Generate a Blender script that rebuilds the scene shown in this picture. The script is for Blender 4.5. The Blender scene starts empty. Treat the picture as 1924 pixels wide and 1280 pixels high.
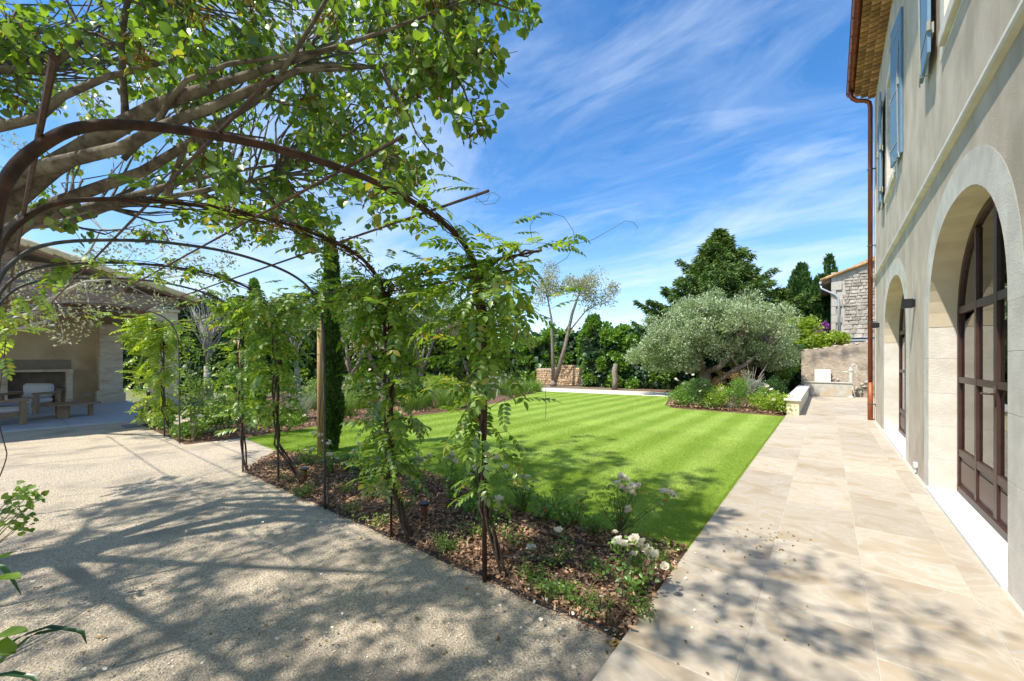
import bpy, bmesh, math, random
import numpy as np
from mathutils import Vector, Matrix
random.seed(7)
rng = np.random.default_rng(7)
R = math.radians
scene = bpy.context.scene
COL = scene.collection

# ------------------------------------------------------------------ camera
FPX, HY, VX, CH = 757.0, 677.0, 1552.0, 1.6
YAW = math.atan((VX - 962) / FPX)
SY, CY = math.sin(YAW), math.cos(YAW)
cam = bpy.data.cameras.new('camera')
camo = bpy.data.objects.new('camera', cam)
COL.objects.link(camo)
camo.location = (0, 0, CH)
camo.rotation_euler = (R(90), 0, YAW)
cam.sensor_width = 36
cam.lens = FPX / 1924 * 36
cam.shift_y = (HY - 640) / 1924
cam.clip_start = 0.05
cam.clip_end = 3000
scene.camera = camo

# ------------------------------------------------------------------ sun, sky, exposure
SUN = Vector((1.0, 2.8, -4.7)).normalized()          # travel direction of the light
sl = bpy.data.lights.new('sun', 'SUN')
sl.energy = 4.4
sl.angle = R(0.9)
sl.color = (1.0, 0.95, 0.87)
so = bpy.data.objects.new('sun', sl)
COL.objects.link(so)
so.rotation_euler = SUN.to_track_quat('-Z', 'Y').to_euler()
ELEV = math.asin(-SUN.z)
AZ = math.atan2(-SUN.x, -SUN.y)

world = bpy.data.worlds.new('World')
scene.world = world
world.use_nodes = True
wn, wl = world.node_tree.nodes, world.node_tree.links
wn.clear()
w_out = wn.new('ShaderNodeOutputWorld')
w_bg = wn.new('ShaderNodeBackground')
w_bg.inputs['Strength'].default_value = 0.15
w_sky = wn.new('ShaderNodeTexSky')
w_sky.sky_type = 'NISHITA'
w_sky.sun_disc = False
w_sky.sun_elevation = ELEV
w_sky.sun_rotation = AZ % (2 * math.pi)
w_sky.air_density = 1.0
w_sky.dust_density = 0.3
w_sky.ozone_density = 2.5
w_hsv = wn.new('ShaderNodeHueSaturation')
w_hsv.inputs['Saturation'].default_value = 1.30
w_hsv.inputs['Hue'].default_value = 0.502
w_hsv.inputs['Value'].default_value = 1.12
wl.new(w_sky.outputs[0], w_hsv.inputs['Color'])
w_tc = wn.new('ShaderNodeTexCoord')
w_sep = wn.new('ShaderNodeSeparateXYZ')
wl.new(w_tc.outputs['Generated'], w_sep.inputs[0])


def wmath(op, a, b=None):
    n = wn.new('ShaderNodeMath')
    n.operation = op
    for i, v in enumerate((a, b)):
        if v is None:
            continue
        if isinstance(v, (int, float)):
            n.inputs[i].default_value = v
        else:
            wl.new(v, n.inputs[i])
    return n.outputs[0]


w_z = wmath('ADD', wmath('ABSOLUTE', w_sep.outputs['Z']), 0.18)
w_comb = wn.new('ShaderNodeCombineXYZ')
wl.new(wmath('DIVIDE', w_sep.outputs['X'], w_z), w_comb.inputs[0])
wl.new(wmath('DIVIDE', w_sep.outputs['Y'], w_z), w_comb.inputs[1])
w_map = wn.new('ShaderNodeMapping')
w_map.inputs['Rotation'].default_value = (0, 0, R(22))
w_map.inputs['Scale'].default_value = (0.6, 1.25, 1)
wl.new(w_comb.outputs[0], w_map.inputs[0])
w_n1 = wn.new('ShaderNodeTexNoise')
w_n1.inputs['Scale'].default_value = 1.15
w_n1.inputs['Detail'].default_value = 9
w_n1.inputs['Roughness'].default_value = 0.58
w_n1.inputs['Distortion'].default_value = 0.7
wl.new(w_map.outputs[0], w_n1.inputs['Vector'])
w_r1 = wn.new('ShaderNodeValToRGB')
w_r1.color_ramp.elements[0].position = 0.47
w_r1.color_ramp.elements[1].position = 0.78
wl.new(w_n1.outputs['Fac'], w_r1.inputs[0])
w_fac = wmath('MULTIPLY', w_r1.outputs[0], 0.72)
# pale band low over the horizon
w_hz = wmath('SUBTRACT', 1.0, wmath('MULTIPLY', wmath('ABSOLUTE', w_sep.outputs['Z']), 3.2))
w_hz = wmath('MULTIPLY', wmath('MAXIMUM', w_hz, 0.0), 0.28)
w_n2 = wn.new('ShaderNodeTexNoise')
w_n2.inputs['Scale'].default_value = 2.6
w_n2.inputs['Detail'].default_value = 10
w_n2.inputs['Roughness'].default_value = 0.62
w_n2.inputs['Distortion'].default_value = 1.1
wl.new(w_map.outputs[0], w_n2.inputs['Vector'])
w_fac = wmath('ADD', w_fac, wmath('MULTIPLY', wmath('MAXIMUM', wmath('SUBTRACT', w_n2.outputs['Fac'], 0.42), 0.0), 0.7))
w_fac = wmath('MINIMUM', wmath('ADD', w_fac, w_hz), 1.0)
w_mix = wn.new('ShaderNodeMixRGB')
wl.new(w_fac, w_mix.inputs[0])
wl.new(w_hsv.outputs[0], w_mix.inputs[1])
w_mix.inputs[2].default_value = (4.6, 5.3, 6.2, 1)
wl.new(w_mix.outputs[0], w_bg.inputs['Color'])
wl.new(w_bg.outputs[0], w_out.inputs[0])

scene.view_settings.view_transform = 'Standard'
scene.view_settings.look = 'None'
scene.view_settings.gamma = 1
scene.view_settings.use_curve_mapping = False
scene.view_settings.exposure = 0.55
scene.render.engine = 'CYCLES'
scene.cycles.max_bounces = 8
scene.cycles.transparent_max_bounces = 12


# ------------------------------------------------------------------ pixel rays (place a real point at a distance)
def at(x, y, d):
    a, v = (x - 962) / FPX, (HY - y) / FPX
    return Vector((-SY * d + CY * a * d, CY * d + SY * a * d, CH + v * d))


def onplane_y(x, y, Y):
    a, v = (x - 962) / FPX, (HY - y) / FPX
    d = Y / (CY + SY * a)
    return Vector((d * (-SY + CY * a), Y, CH + v * d))


def onplane_x(x, y, X):
    a, v = (x - 962) / FPX, (HY - y) / FPX
    d = X / (-SY + CY * a)
    return Vector((X, d * (CY + SY * a), CH + v * d))


def ground_at(x, y, z=0):
    d = (CH - z) * FPX / (y - HY)
    return at(x, y, d)


# ------------------------------------------------------------------ materials
MATS = {}


def newmat(name):
    m = bpy.data.materials.new(name)
    m.use_nodes = True
    nt = m.node_tree
    nt.nodes.clear()
    out = nt.nodes.new('ShaderNodeOutputMaterial')
    return m, nt.nodes, nt.links, out


def surf(name, c1, c2=None, scale=8, rough=0.8, bump=0.0, bscale=60, detail=6, metal=0, c3=None, scale3=1.2,
         stretch=(1, 1, 1), island=0.0, coord='Object', spec=0.35, bdist=0.01, lo=0.35, hi=0.65):
    """principled surface: two-tone noise colour, optional large third tone, bump, tint per piece"""
    m, N, L, out = newmat(name)
    p = N.new('ShaderNodeBsdfPrincipled')
    L.new(p.outputs[0], out.inputs[0])
    p.inputs['Roughness'].default_value = rough
    p.inputs['Metallic'].default_value = metal
    p.inputs['Specular IOR Level'].default_value = spec
    tc = N.new('ShaderNodeTexCoord')
    mp = N.new('ShaderNodeMapping')
    mp.inputs['Scale'].default_value = stretch
    if coord == 'World':
        g = N.new('ShaderNodeNewGeometry')
        L.new(g.outputs['Position'], mp.inputs[0])
    else:
        L.new(tc.outputs[coord], mp.inputs[0])
    c2 = c2 or c1
    n = N.new('ShaderNodeTexNoise')
    n.inputs['Scale'].default_value = scale
    n.inputs['Detail'].default_value = detail
    n.inputs['Roughness'].default_value = 0.6
    L.new(mp.outputs[0], n.inputs['Vector'])
    r = N.new('ShaderNodeValToRGB')
    r.color_ramp.elements[0].position = lo
    r.color_ramp.elements[1].position = hi
    r.color_ramp.elements[0].color = (*c1, 1)
    r.color_ramp.elements[1].color = (*c2, 1)
    L.new(n.outputs['Fac'], r.inputs[0])
    col = r.outputs[0]
    if c3:
        n3 = N.new('ShaderNodeTexNoise')
        n3.inputs['Scale'].default_value = scale3
        n3.inputs['Detail'].default_value = 5
        L.new(mp.outputs[0], n3.inputs['Vector'])
        r3 = N.new('ShaderNodeValToRGB')
        r3.color_ramp.elements[0].position = 0.5
        r3.color_ramp.elements[1].position = 0.68
        L.new(n3.outputs['Fac'], r3.inputs[0])
        mx = N.new('ShaderNodeMixRGB')
        L.new(r3.outputs[0], mx.inputs[0])
        L.new(col, mx.inputs[1])
        mx.inputs[2].default_value = (*c3, 1)
        col = mx.outputs[0]
    if island:
        g2 = N.new('ShaderNodeNewGeometry')
        oi = N.new('ShaderNodeObjectInfo')
        ad = N.new('ShaderNodeMath')
        ad.operation = 'ADD'
        L.new(g2.outputs['Random Per Island'], ad.inputs[0])
        L.new(oi.outputs['Random'], ad.inputs[1])
        fr = N.new('ShaderNodeMath')
        fr.operation = 'FRACT'
        L.new(ad.outputs[0], fr.inputs[0])
        mr = N.new('ShaderNodeMapRange')
        mr.inputs['To Min'].default_value = 1 - island
        mr.inputs['To Max'].default_value = 1 + island
        L.new(fr.outputs[0], mr.inputs[0])
        hv = N.new('ShaderNodeHueSaturation')
        L.new(mr.outputs[0], hv.inputs['Value'])
        L.new(col, hv.inputs['Color'])
        col = hv.outputs[0]
    L.new(col, p.inputs['Base Color'])
    if bump:
        nb = N.new('ShaderNodeTexNoise')
        nb.inputs['Scale'].default_value = bscale
        nb.inputs['Detail'].default_value = 8
        nb.inputs['Roughness'].default_value = 0.65
        L.new(mp.outputs[0], nb.inputs['Vector'])
        b = N.new('ShaderNodeBump')
        b.inputs['Strength'].default_value = bump
        b.inputs['Distance'].default_value = bdist
        L.new(nb.outputs['Fac'], b.inputs['Height'])
        L.new(b.outputs[0], p.inputs['Normal'])
    MATS[name] = m
    return m


def leafmat(name, c1, c2, trans=0.45, c3=None, gloss=0.06, tcol=1.6, rare=0.93):
    """thin leaf: diffuse + translucent, colour varies from leaf to leaf"""
    m, N, L, out = newmat(name)
    g = N.new('ShaderNodeNewGeometry')
    oi = N.new('ShaderNodeObjectInfo')
    ad = N.new('ShaderNodeMath')
    ad.operation = 'ADD'
    L.new(g.outputs['Random Per Island'], ad.inputs[0])
    L.new(oi.outputs['Random'], ad.inputs[1])
    fr = N.new('ShaderNodeMath')
    fr.operation = 'FRACT'
    L.new(ad.outputs[0], fr.inputs[0])
    r = N.new('ShaderNodeValToRGB')
    e = r.color_ramp.elements
    e[0].color = (*c1, 1)
    e[1].color = (*c2, 1)
    e[1].position = rare - 0.03
    if c3:
        k = e.new(rare)
        k.color = (*c3, 1)
        k = e.new(1.0)
        k.color = (*c3, 1)
    L.new(fr.outputs[0], r.inputs[0])
    d = N.new('ShaderNodeBsdfDiffuse')
    t = N.new('ShaderNodeBsdfTranslucent')
    L.new(r.outputs[0], d.inputs[0])
    mv = N.new('ShaderNodeMixRGB')
    mv.blend_type = 'MULTIPLY'
    mv.inputs[0].default_value = 1
    L.new(r.outputs[0], mv.inputs[1])
    mv.inputs[2].default_value = (tcol * 1.15, tcol * 1.1, tcol * 0.45, 1)
    L.new(mv.outputs[0], t.inputs[0])
    mx = N.new('ShaderNodeMixShader')
    mx.inputs[0].default_value = trans
    L.new(d.outputs[0], mx.inputs[1])
    L.new(t.outputs[0], mx.inputs[2])
    gl = N.new('ShaderNodeBsdfGlossy')
    gl.inputs['Roughness'].default_value = 0.42
    gl.inputs[0].default_value = (0.8, 0.85, 0.8, 1)
    m2 = N.new('ShaderNodeMixShader')
    m2.inputs[0].default_value = gloss
    L.new(mx.outputs[0], m2.inputs[1])
    L.new(gl.outputs[0], m2.inputs[2])
    L.new(m2.outputs[0], out.inputs[0])
    MATS[name] = m
    return m


surf('gravel', (0.43, 0.33, 0.22), (0.80, 0.68, 0.50), scale=75, rough=0.95, bump=1.0, bscale=70, c3=(0.44, 0.37, 0.28), scale3=1.4, coord='World', bdist=0.03, detail=8, lo=0.36, hi=0.58)
surf('soil', (0.16, 0.11, 0.07), (0.26, 0.19, 0.12), scale=40, rough=1, bump=0.6, bscale=40, coord='World')
surf('outer', (0.22, 0.2, 0.10), (0.16, 0.2, 0.07), scale=1.5, rough=1, bump=0.4, bscale=30, coord='World')
surf('mulch', (0.10, 0.055, 0.032), (0.24, 0.14, 0.085), scale=55, rough=0.95, bump=0.9, bscale=45, coord='World', bdist=0.03)
surf('chip', (0.27, 0.155, 0.085), (0.44, 0.28, 0.17), scale=30, rough=0.9, island=0.65)
surf('pathlight', (0.62, 0.57, 0.47), (0.72, 0.67, 0.56), scale=120, rough=0.95, bump=0.4, bscale=90, coord='World')
surf('render_wall', (0.57, 0.475, 0.355), (0.74, 0.635, 0.495), scale=2.2, rough=0.95, bump=0.8, bscale=120, stretch=(1, 1.0, 0.6), c3=(0.49, 0.42, 0.31), scale3=1.6, bdist=0.022)
surf('limestone', (0.66, 0.60, 0.50), (0.78, 0.72, 0.62), scale=5, rough=0.85, bump=0.8, bscale=60, island=0.05, c3=(0.60, 0.54, 0.44), scale3=2.2, bdist=0.008)
surf('ochre_reveal', (0.62, 0.52, 0.36), (0.70, 0.60, 0.43), scale=4, rough=0.9, bump=0.35, bscale=60, island=0.05, c3=(0.52, 0.42, 0.27), scale3=2.0)
surf('sillstone', (0.68, 0.66, 0.61), (0.73, 0.71, 0.66), scale=6, rough=0.7, bump=0.1)
surf('grout', (0.46, 0.42, 0.34), (0.56, 0.51, 0.43), scale=30, rough=0.95, coord='World')
surf('cream_stone', (0.66, 0.56, 0.36), (0.74, 0.66, 0.48), scale=5, rough=0.85, bump=0.3)
surf('copper', (0.20, 0.055, 0.03), (0.36, 0.11, 0.055), scale=3, rough=0.38, metal=0.7, stretch=(4, 4, 0.6), bump=0.1, bscale=12)
surf('copper_orange', (0.42, 0.13, 0.045), (0.34, 0.10, 0.04), scale=4, rough=0.5, metal=0.4, stretch=(4, 4, 1))
surf('terracotta', (0.38, 0.20, 0.09), (0.58, 0.36, 0.18), scale=12, rough=0.9, bump=0.4, bscale=50, island=0.3)
surf('mortar', (0.52, 0.46, 0.36), (0.58, 0.52, 0.42), scale=20, rough=1)
surf('shutter_paint', (0.13, 0.235, 0.33), (0.165, 0.275, 0.375), scale=9, rough=0.6, bump=0.15, bscale=20, stretch=(1, 6, 1))
surf('shutter_edge', (0.33, 0.35, 0.29), (0.39, 0.41, 0.34), scale=9, rough=0.6)
surf('iron_grey', (0.30, 0.30, 0.25), (0.36, 0.36, 0.30), scale=14, rough=0.6)
surf('door_steel', (0.055, 0.028, 0.022), (0.075, 0.04, 0.031), scale=4, rough=0.42, bump=0.05, bscale=90)
surf('door_panel', (0.12, 0.07, 0.052), (0.14, 0.085, 0.065), scale=3, rough=0.45)
surf('black_paint', (0.012, 0.014, 0.015), (0.02, 0.022, 0.024), scale=9, rough=0.4)
surf('rust_iron', (0.045, 0.030, 0.024), (0.12, 0.065, 0.045), scale=16, rough=0.65, metal=0.3, bump=0.25, bscale=50, island=0.0)
surf('grey_iron', (0.09, 0.09, 0.09), (0.13, 0.13, 0.13), scale=16, rough=0.55, metal=0.4)
surf('edging', (0.02, 0.02, 0.02), (0.045, 0.04, 0.035), scale=20, rough=0.7)
surf('bark', (0.09, 0.075, 0.06), (0.22, 0.185, 0.15), scale=14, rough=0.95, bump=0.9, bscale=30, stretch=(1, 1, 1), c3=(0.30, 0.265, 0.21), scale3=4, bdist=0.02)
surf('bark_pale', (0.30, 0.27, 0.23), (0.48, 0.44, 0.38), scale=10, rough=0.95, bump=0.6, bscale=25, bdist=0.02)
surf('bark_olive', (0.20, 0.16, 0.12), (0.36, 0.30, 0.23), scale=9, rough=1, bump=1, bscale=18, bdist=0.04)
surf('vine_bark', (0.05, 0.036, 0.028), (0.13, 0.09, 0.065), scale=30, rough=0.95, bump=0.7, bscale=60)
surf('green_stem', (0.12, 0.16, 0.05), (0.16, 0.13, 0.06), scale=9, rough=0.8)
surf('stake_wood', (0.42, 0.27, 0.12), (0.55, 0.38, 0.19), scale=10, rough=0.8, bump=0.3, stretch=(6, 6, 1))
surf('old_wood', (0.20, 0.14, 0.11), (0.42, 0.31, 0.25), scale=10, rough=0.9, bump=0.7, bscale=16, stretch=(6, 0.6, 6), island=0.15)
surf('teak', (0.32, 0.21, 0.12), (0.42, 0.29, 0.18), scale=9, rough=0.65, stretch=(1, 5, 5), island=0.1)
surf('cushion', (0.62, 0.60, 0.60), (0.70, 0.68, 0.68), scale=60, rough=0.95, bump=0.2, bscale=200)
surf('throw', (0.42, 0.44, 0.50), (0.60, 0.62, 0.66), scale=18, rough=0.95, bump=0.3, bscale=60)
surf('pool_render', (0.70, 0.56, 0.37), (0.78, 0.65, 0.46), scale=2.5, rough=0.95, bump=0.25, bscale=20, c3=(0.56, 0.43, 0.28), scale3=1.0)
surf('pool_stone', (0.66, 0.54, 0.38), (0.78, 0.69, 0.54), scale=3.5, rough=0.9, bump=0.3, c3=(0.56, 0.43, 0.29), scale3=2.6, stretch=(1, 1, 2.6))
surf('grey_slab', (0.50, 0.50, 0.49), (0.58, 0.58, 0.57), scale=3, rough=0.85, bump=0.1, island=0.05)
surf('hearth_dark', (0.22, 0.18, 0.14), (0.30, 0.25, 0.20), scale=5, rough=0.9)
surf('band_grey', (0.30, 0.26, 0.22), (0.36, 0.32, 0.27), scale=6, rough=0.9, island=0.08)
surf('rubble', (0.40, 0.34, 0.27), (0.56, 0.50, 0.42), scale=9, rough=0.95, bump=0.8, bscale=26, island=0.2, c3=(0.30, 0.26, 0.22), scale3=3, bdist=0.03)
surf('rubble_joint', (0.48, 0.44, 0.37), (0.55, 0.50, 0.43), scale=9, rough=1, bump=0.6, bscale=30, bdist=0.02)
surf('gold_stone', (0.50, 0.33, 0.17), (0.66, 0.50, 0.32), scale=7, rough=0.95, bump=0.5, island=0.28)
surf('old_wall', (0.42, 0.33, 0.24), (0.58, 0.49, 0.38), scale=3.0, rough=1, bump=1, bscale=10, c3=(0.17, 0.15, 0.13), scale3=1.4, bdist=0.05)
surf('trough_stone', (0.42, 0.40, 0.34), (0.58, 0.55, 0.47), scale=5, rough=0.95, bump=0.6, bscale=20, c3=(0.50, 0.40, 0.26), scale3=2)
surf('white_stone', (0.74, 0.73, 0.68), (0.80, 0.79, 0.75), scale=5, rough=0.85)
surf('pump_paint', (0.60, 0.56, 0.47), (0.70, 0.66, 0.57), scale=14, rough=0.7, c3=(0.40, 0.32, 0.22), scale3=10)
surf('zinc', (0.50, 0.52, 0.54), (0.62, 0.64, 0.66), scale=5, rough=0.45, metal=0.5)
surf('white_plastic', (0.75, 0.75, 0.73), (0.78, 0.78, 0.76), scale=5, rough=0.5)
surf('bollard_rust', (0.14, 0.06, 0.035), (0.20, 0.09, 0.05), scale=14, rough=0.8)
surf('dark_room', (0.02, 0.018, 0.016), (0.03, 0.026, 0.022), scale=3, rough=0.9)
surf('hose', (0.07, 0.045, 0.035), (0.11, 0.07, 0.05), scale=9, rough=0.6)
surf('pebble', (0.42, 0.37, 0.30), (0.62, 0.57, 0.48), scale=12, rough=0.9, island=0.25)
surf('manhole', (0.20, 0.20, 0.19), (0.26, 0.26, 0.25), scale=9, rough=0.7)

leafmat('L_judas', (0.05, 0.115, 0.015), (0.20, 0.32, 0.04), trans=0.48, tcol=1.9, c3=(0.30, 0.30, 0.04), rare=0.96, gloss=0.09)
leafmat('L_pod', (0.16, 0.085, 0.035), (0.26, 0.17, 0.06), trans=0.2, gloss=0.02)
leafmat('L_wist', (0.08, 0.18, 0.02), (0.27, 0.39, 0.05), trans=0.45, tcol=1.8, c3=(0.36, 0.33, 0.05), rare=0.95, gloss=0.07)
leafmat('L_lime', (0.20, 0.31, 0.03), (0.34, 0.45, 0.06), trans=0.45, c3=(0.45, 0.40, 0.05), rare=0.95)
leafmat('L_olive', (0.20, 0.28, 0.13), (0.44, 0.54, 0.31), trans=0.30, c3=(0.54, 0.60, 0.42), rare=0.85, gloss=0.06, tcol=1.1)
leafmat('L_olive_pale', (0.28, 0.30, 0.18), (0.48, 0.49, 0.34), trans=0.25, gloss=0.04, tcol=1.1)
leafmat('L_fir', (0.06, 0.12, 0.03), (0.17, 0.26, 0.06), trans=0.15, gloss=0.03)
leafmat('L_cypress', (0.035, 0.085, 0.022), (0.085, 0.17, 0.04), trans=0.12, gloss=0.02)
leafmat('L_hedge', (0.08, 0.18, 0.025), (0.22, 0.37, 0.05), trans=0.32, gloss=0.06)
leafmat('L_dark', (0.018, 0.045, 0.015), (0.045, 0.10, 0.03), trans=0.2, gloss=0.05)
leafmat('L_shrub', (0.13, 0.23, 0.035), (0.28, 0.41, 0.07), trans=0.35)
leafmat('L_grey', (0.28, 0.32, 0.26), (0.44, 0.47, 0.40), trans=0.2)
leafmat('L_grass', (0.12, 0.22, 0.035), (0.24, 0.36, 0.07), trans=0.3)
leafmat('L_rose', (0.08, 0.18, 0.025), (0.21, 0.35, 0.06), trans=0.35, c3=(0.30, 0.12, 0.04), rare=0.96)
leafmat('L_reddish', (0.20, 0.13, 0.05), (0.30, 0.20, 0.08), trans=0.3)
leafmat('L_blade', (0.18, 0.29, 0.028), (0.38, 0.48, 0.085), trans=0.38, gloss=0.03)
leafmat('L_strap', (0.015, 0.06, 0.012), (0.03, 0.10, 0.02), trans=0.2, gloss=0.1)
leafmat('L_purple', (0.30, 0.06, 0.36), (0.42, 0.12, 0.50), trans=0.3, tcol=1.0)
leafmat('L_dead', (0.16, 0.09, 0.03), (0.38, 0.26, 0.09), trans=0.2)
m, N, L, out = newmat('petal')
_d = N.new('ShaderNodeBsdfDiffuse'); _d.inputs[0].default_value = (0.92, 0.86, 0.72, 1)
_t = N.new('ShaderNodeBsdfTranslucent'); _t.inputs[0].default_value = (0.95, 0.88, 0.68, 1)
_m = N.new('ShaderNodeMixShader'); _m.inputs[0].default_value = 0.3
L.new(_d.outputs[0], _m.inputs[1]); L.new(_t.outputs[0], _m.inputs[2]); L.new(_m.outputs[0], out.inputs[0])
MATS['petal'] = m
surf('yellow', (0.6, 0.4, 0.03), (0.7, 0.5, 0.05), rough=0.8)


def lawn_material():
    m, N, L, out = newmat('lawn')
    p = N.new('ShaderNodeBsdfPrincipled')
    p.inputs['Roughness'].default_value = 0.9
    p.inputs['Specular IOR Level'].default_value = 0.2
    L.new(p.outputs[0], out.inputs[0])
    g = N.new('ShaderNodeNewGeometry')
    nz = N.new('ShaderNodeTexNoise')
    nz.inputs['Scale'].default_value = 1.3
    nz.inputs['Detail'].default_value = 3
    L.new(g.outputs['Position'], nz.inputs['Vector'])
    sp = N.new('ShaderNodeSeparateXYZ')
    L.new(g.outputs['Position'], sp.inputs[0])
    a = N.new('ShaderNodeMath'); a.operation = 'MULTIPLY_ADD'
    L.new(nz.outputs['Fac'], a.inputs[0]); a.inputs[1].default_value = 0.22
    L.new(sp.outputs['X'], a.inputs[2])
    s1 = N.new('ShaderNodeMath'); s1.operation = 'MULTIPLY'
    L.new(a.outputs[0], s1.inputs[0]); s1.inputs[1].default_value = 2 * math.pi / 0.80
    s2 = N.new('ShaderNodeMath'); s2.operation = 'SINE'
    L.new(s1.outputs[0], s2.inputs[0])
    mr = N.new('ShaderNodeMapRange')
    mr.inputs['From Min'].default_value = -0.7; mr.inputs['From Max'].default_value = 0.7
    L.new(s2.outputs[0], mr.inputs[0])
    mx = N.new('ShaderNodeMixRGB')  # mowing stripes: bright and dim sheen of leaning blades, painted into the base colour
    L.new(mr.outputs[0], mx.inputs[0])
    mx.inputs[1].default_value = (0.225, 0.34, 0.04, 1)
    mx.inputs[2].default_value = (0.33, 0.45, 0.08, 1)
    n2 = N.new('ShaderNodeTexNoise')
    n2.inputs['Scale'].default_value = 60; n2.inputs['Detail'].default_value = 6; n2.inputs['Roughness'].default_value = 0.7
    L.new(g.outputs['Position'], n2.inputs['Vector'])
    r2 = N.new('ShaderNodeMapRange')
    r2.inputs['From Min'].default_value = 0.3; r2.inputs['From Max'].default_value = 0.7
    r2.inputs['To Min'].default_value = 0.62; r2.inputs['To Max'].default_value = 1.3
    L.new(n2.outputs['Fac'], r2.inputs[0])
    n3 = N.new('ShaderNodeTexNoise')
    n3.inputs['Scale'].default_value = 0.9; n3.inputs['Detail'].default_value = 4
    L.new(g.outputs['Position'], n3.inputs['Vector'])
    r3 = N.new('ShaderNodeMapRange')
    r3.inputs['To Min'].default_value = 0.70; r3.inputs['To Max'].default_value = 1.28
    L.new(n3.outputs['Fac'], r3.inputs[0])
    mm = N.new('ShaderNodeMath'); mm.operation = 'MULTIPLY'
    L.new(r2.outputs[0], mm.inputs[0]); L.new(r3.outputs[0], mm.inputs[1])
    hv = N.new('ShaderNodeHueSaturation')
    L.new(mm.outputs[0], hv.inputs['Value']); L.new(mx.outputs[0], hv.inputs['Color'])
    L.new(hv.outputs[0], p.inputs['Base Color'])
    b = N.new('ShaderNodeBump'); b.inputs['Strength'].default_value = 0.7; b.inputs['Distance'].default_value = 0.03
    n4 = N.new('ShaderNodeTexNoise'); n4.inputs['Scale'].default_value = 95; n4.inputs['Detail'].default_value = 5
    L.new(g.outputs['Position'], n4.inputs['Vector'])
    L.new(n4.outputs['Fac'], b.inputs['Height']); L.new(b.outputs[0], p.inputs['Normal'])
    MATS['lawn'] = m


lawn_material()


def tile_material():
    """sandy limestone paving with pale veins and a tone of its own for every tile"""
    m, N, L, out = newmat('paving')
    p = N.new('ShaderNodeBsdfPrincipled')
    p.inputs['Roughness'].default_value = 0.62
    p.inputs['Specular IOR Level'].default_value = 0.35
    L.new(p.outputs[0], out.inputs[0])
    g = N.new('ShaderNodeNewGeometry')
    oi = N.new('ShaderNodeObjectInfo')
    off = N.new('ShaderNodeVectorMath'); off.operation = 'SCALE'
    L.new(oi.outputs['Random'], off.inputs['Scale']); off.inputs[0].default_value = (17, 9, 0)
    ad = N.new('ShaderNodeVectorMath'); ad.operation = 'ADD'
    L.new(g.outputs['Position'], ad.inputs[0]); L.new(off.outputs[0], ad.inputs[1])
    mp = N.new('ShaderNodeMapping'); mp.inputs['Scale'].default_value = (1.0, 1.25, 1)
    mp.inputs['Rotation'].default_value = (0, 0, R(12))
    L.new(ad.outputs[0], mp.inputs[0])
    n = N.new('ShaderNodeTexNoise')
    n.inputs['Scale'].default_value = 2.2; n.inputs['Detail'].default_value = 9
    n.inputs['Roughness'].default_value = 0.55; n.inputs['Distortion'].default_value = 0.5
    L.new(mp.outputs[0], n.inputs['Vector'])
    r = N.new('ShaderNodeValToRGB')
    e = r.color_ramp.elements
    e[0].position = 0.28; e[0].color = (0.44, 0.33, 0.20, 1)
    e[1].position = 0.75; e[1].color = (0.50, 0.40, 0.27, 1)
    for ps, cc_ in ((.40, (.485, .385, .255)), (.46, (.51, .42, .295)), (.485, (.56, .49, .375)), (.51, (.51, .42, .295)), (.58, (.54, .455, .335)), (.61, (.575, .50, .39)), (.64, (.52, .43, .305))):
        k = e.new(ps); k.color = (*cc_, 1)
    L.new(n.outputs['Fac'], r.inputs[0])
    mr = N.new('ShaderNodeMapRange'); mr.inputs['To Min'].default_value = 0.82; mr.inputs['To Max'].default_value = 1.02
    L.new(oi.outputs['Random'], mr.inputs[0])
    hv = N.new('ShaderNodeHueSaturation'); L.new(mr.outputs[0], hv.inputs['Value']); L.new(r.outputs[0], hv.inputs['Color'])
    hv.inputs['Saturation'].default_value = 0.9
    L.new(hv.outputs[0], p.inputs['Base Color'])
    n2 = N.new('ShaderNodeTexNoise'); n2.inputs['Scale'].default_value = 35; n2.inputs['Detail'].default_value = 5
    L.new(ad.outputs[0], n2.inputs['Vector'])
    b = N.new('ShaderNodeBump'); b.inputs['Strength'].default_value = 0.15; b.inputs['Distance'].default_value = 0.004
    L.new(n2.outputs['Fac'], b.inputs['Height']); L.new(b.outputs[0], p.inputs['Normal'])
    MATS['paving'] = m


tile_material()


def glass_material():
    m, N, L, out = newmat('glass')
    fr = N.new('ShaderNodeFresnel'); fr.inputs['IOR'].default_value = 1.95
    gl = N.new('ShaderNodeBsdfGlossy'); gl.inputs['Roughness'].default_value = 0.0
    gl.inputs[0].default_value = (0.95, 0.95, 0.93, 1)
    tr = N.new('ShaderNodeBsdfTransparent'); tr.inputs[0].default_value = (0.75, 0.78, 0.76, 1)
    mx = N.new('ShaderNodeMixShader')
    L.new(fr.outputs[0], mx.inputs[0]); L.new(tr.outputs[0], mx.inputs[1]); L.new(gl.outputs[0], mx.inputs[2])
    L.new(mx.outputs[0], out.inputs[0])
    MATS['glass'] = m


glass_material()


# ------------------------------------------------------------------ mesh helpers
def tag(o, label=None, cat=None, group=None, kind=None):
    if label: o['label'] = label
    if cat: o['category'] = cat
    if group: o['group'] = group
    if kind: o['kind'] = kind
    return o


def empty(name, loc=(0, 0, 0), rz=0.0, label=None, cat=None, group=None):
    o = bpy.data.objects.new(name, None)
    COL.objects.link(o)
    o.location = loc
    o.rotation_euler = (0, 0, rz)
    o.empty_display_size = 0.2
    return tag(o, label, cat, group)


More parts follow.
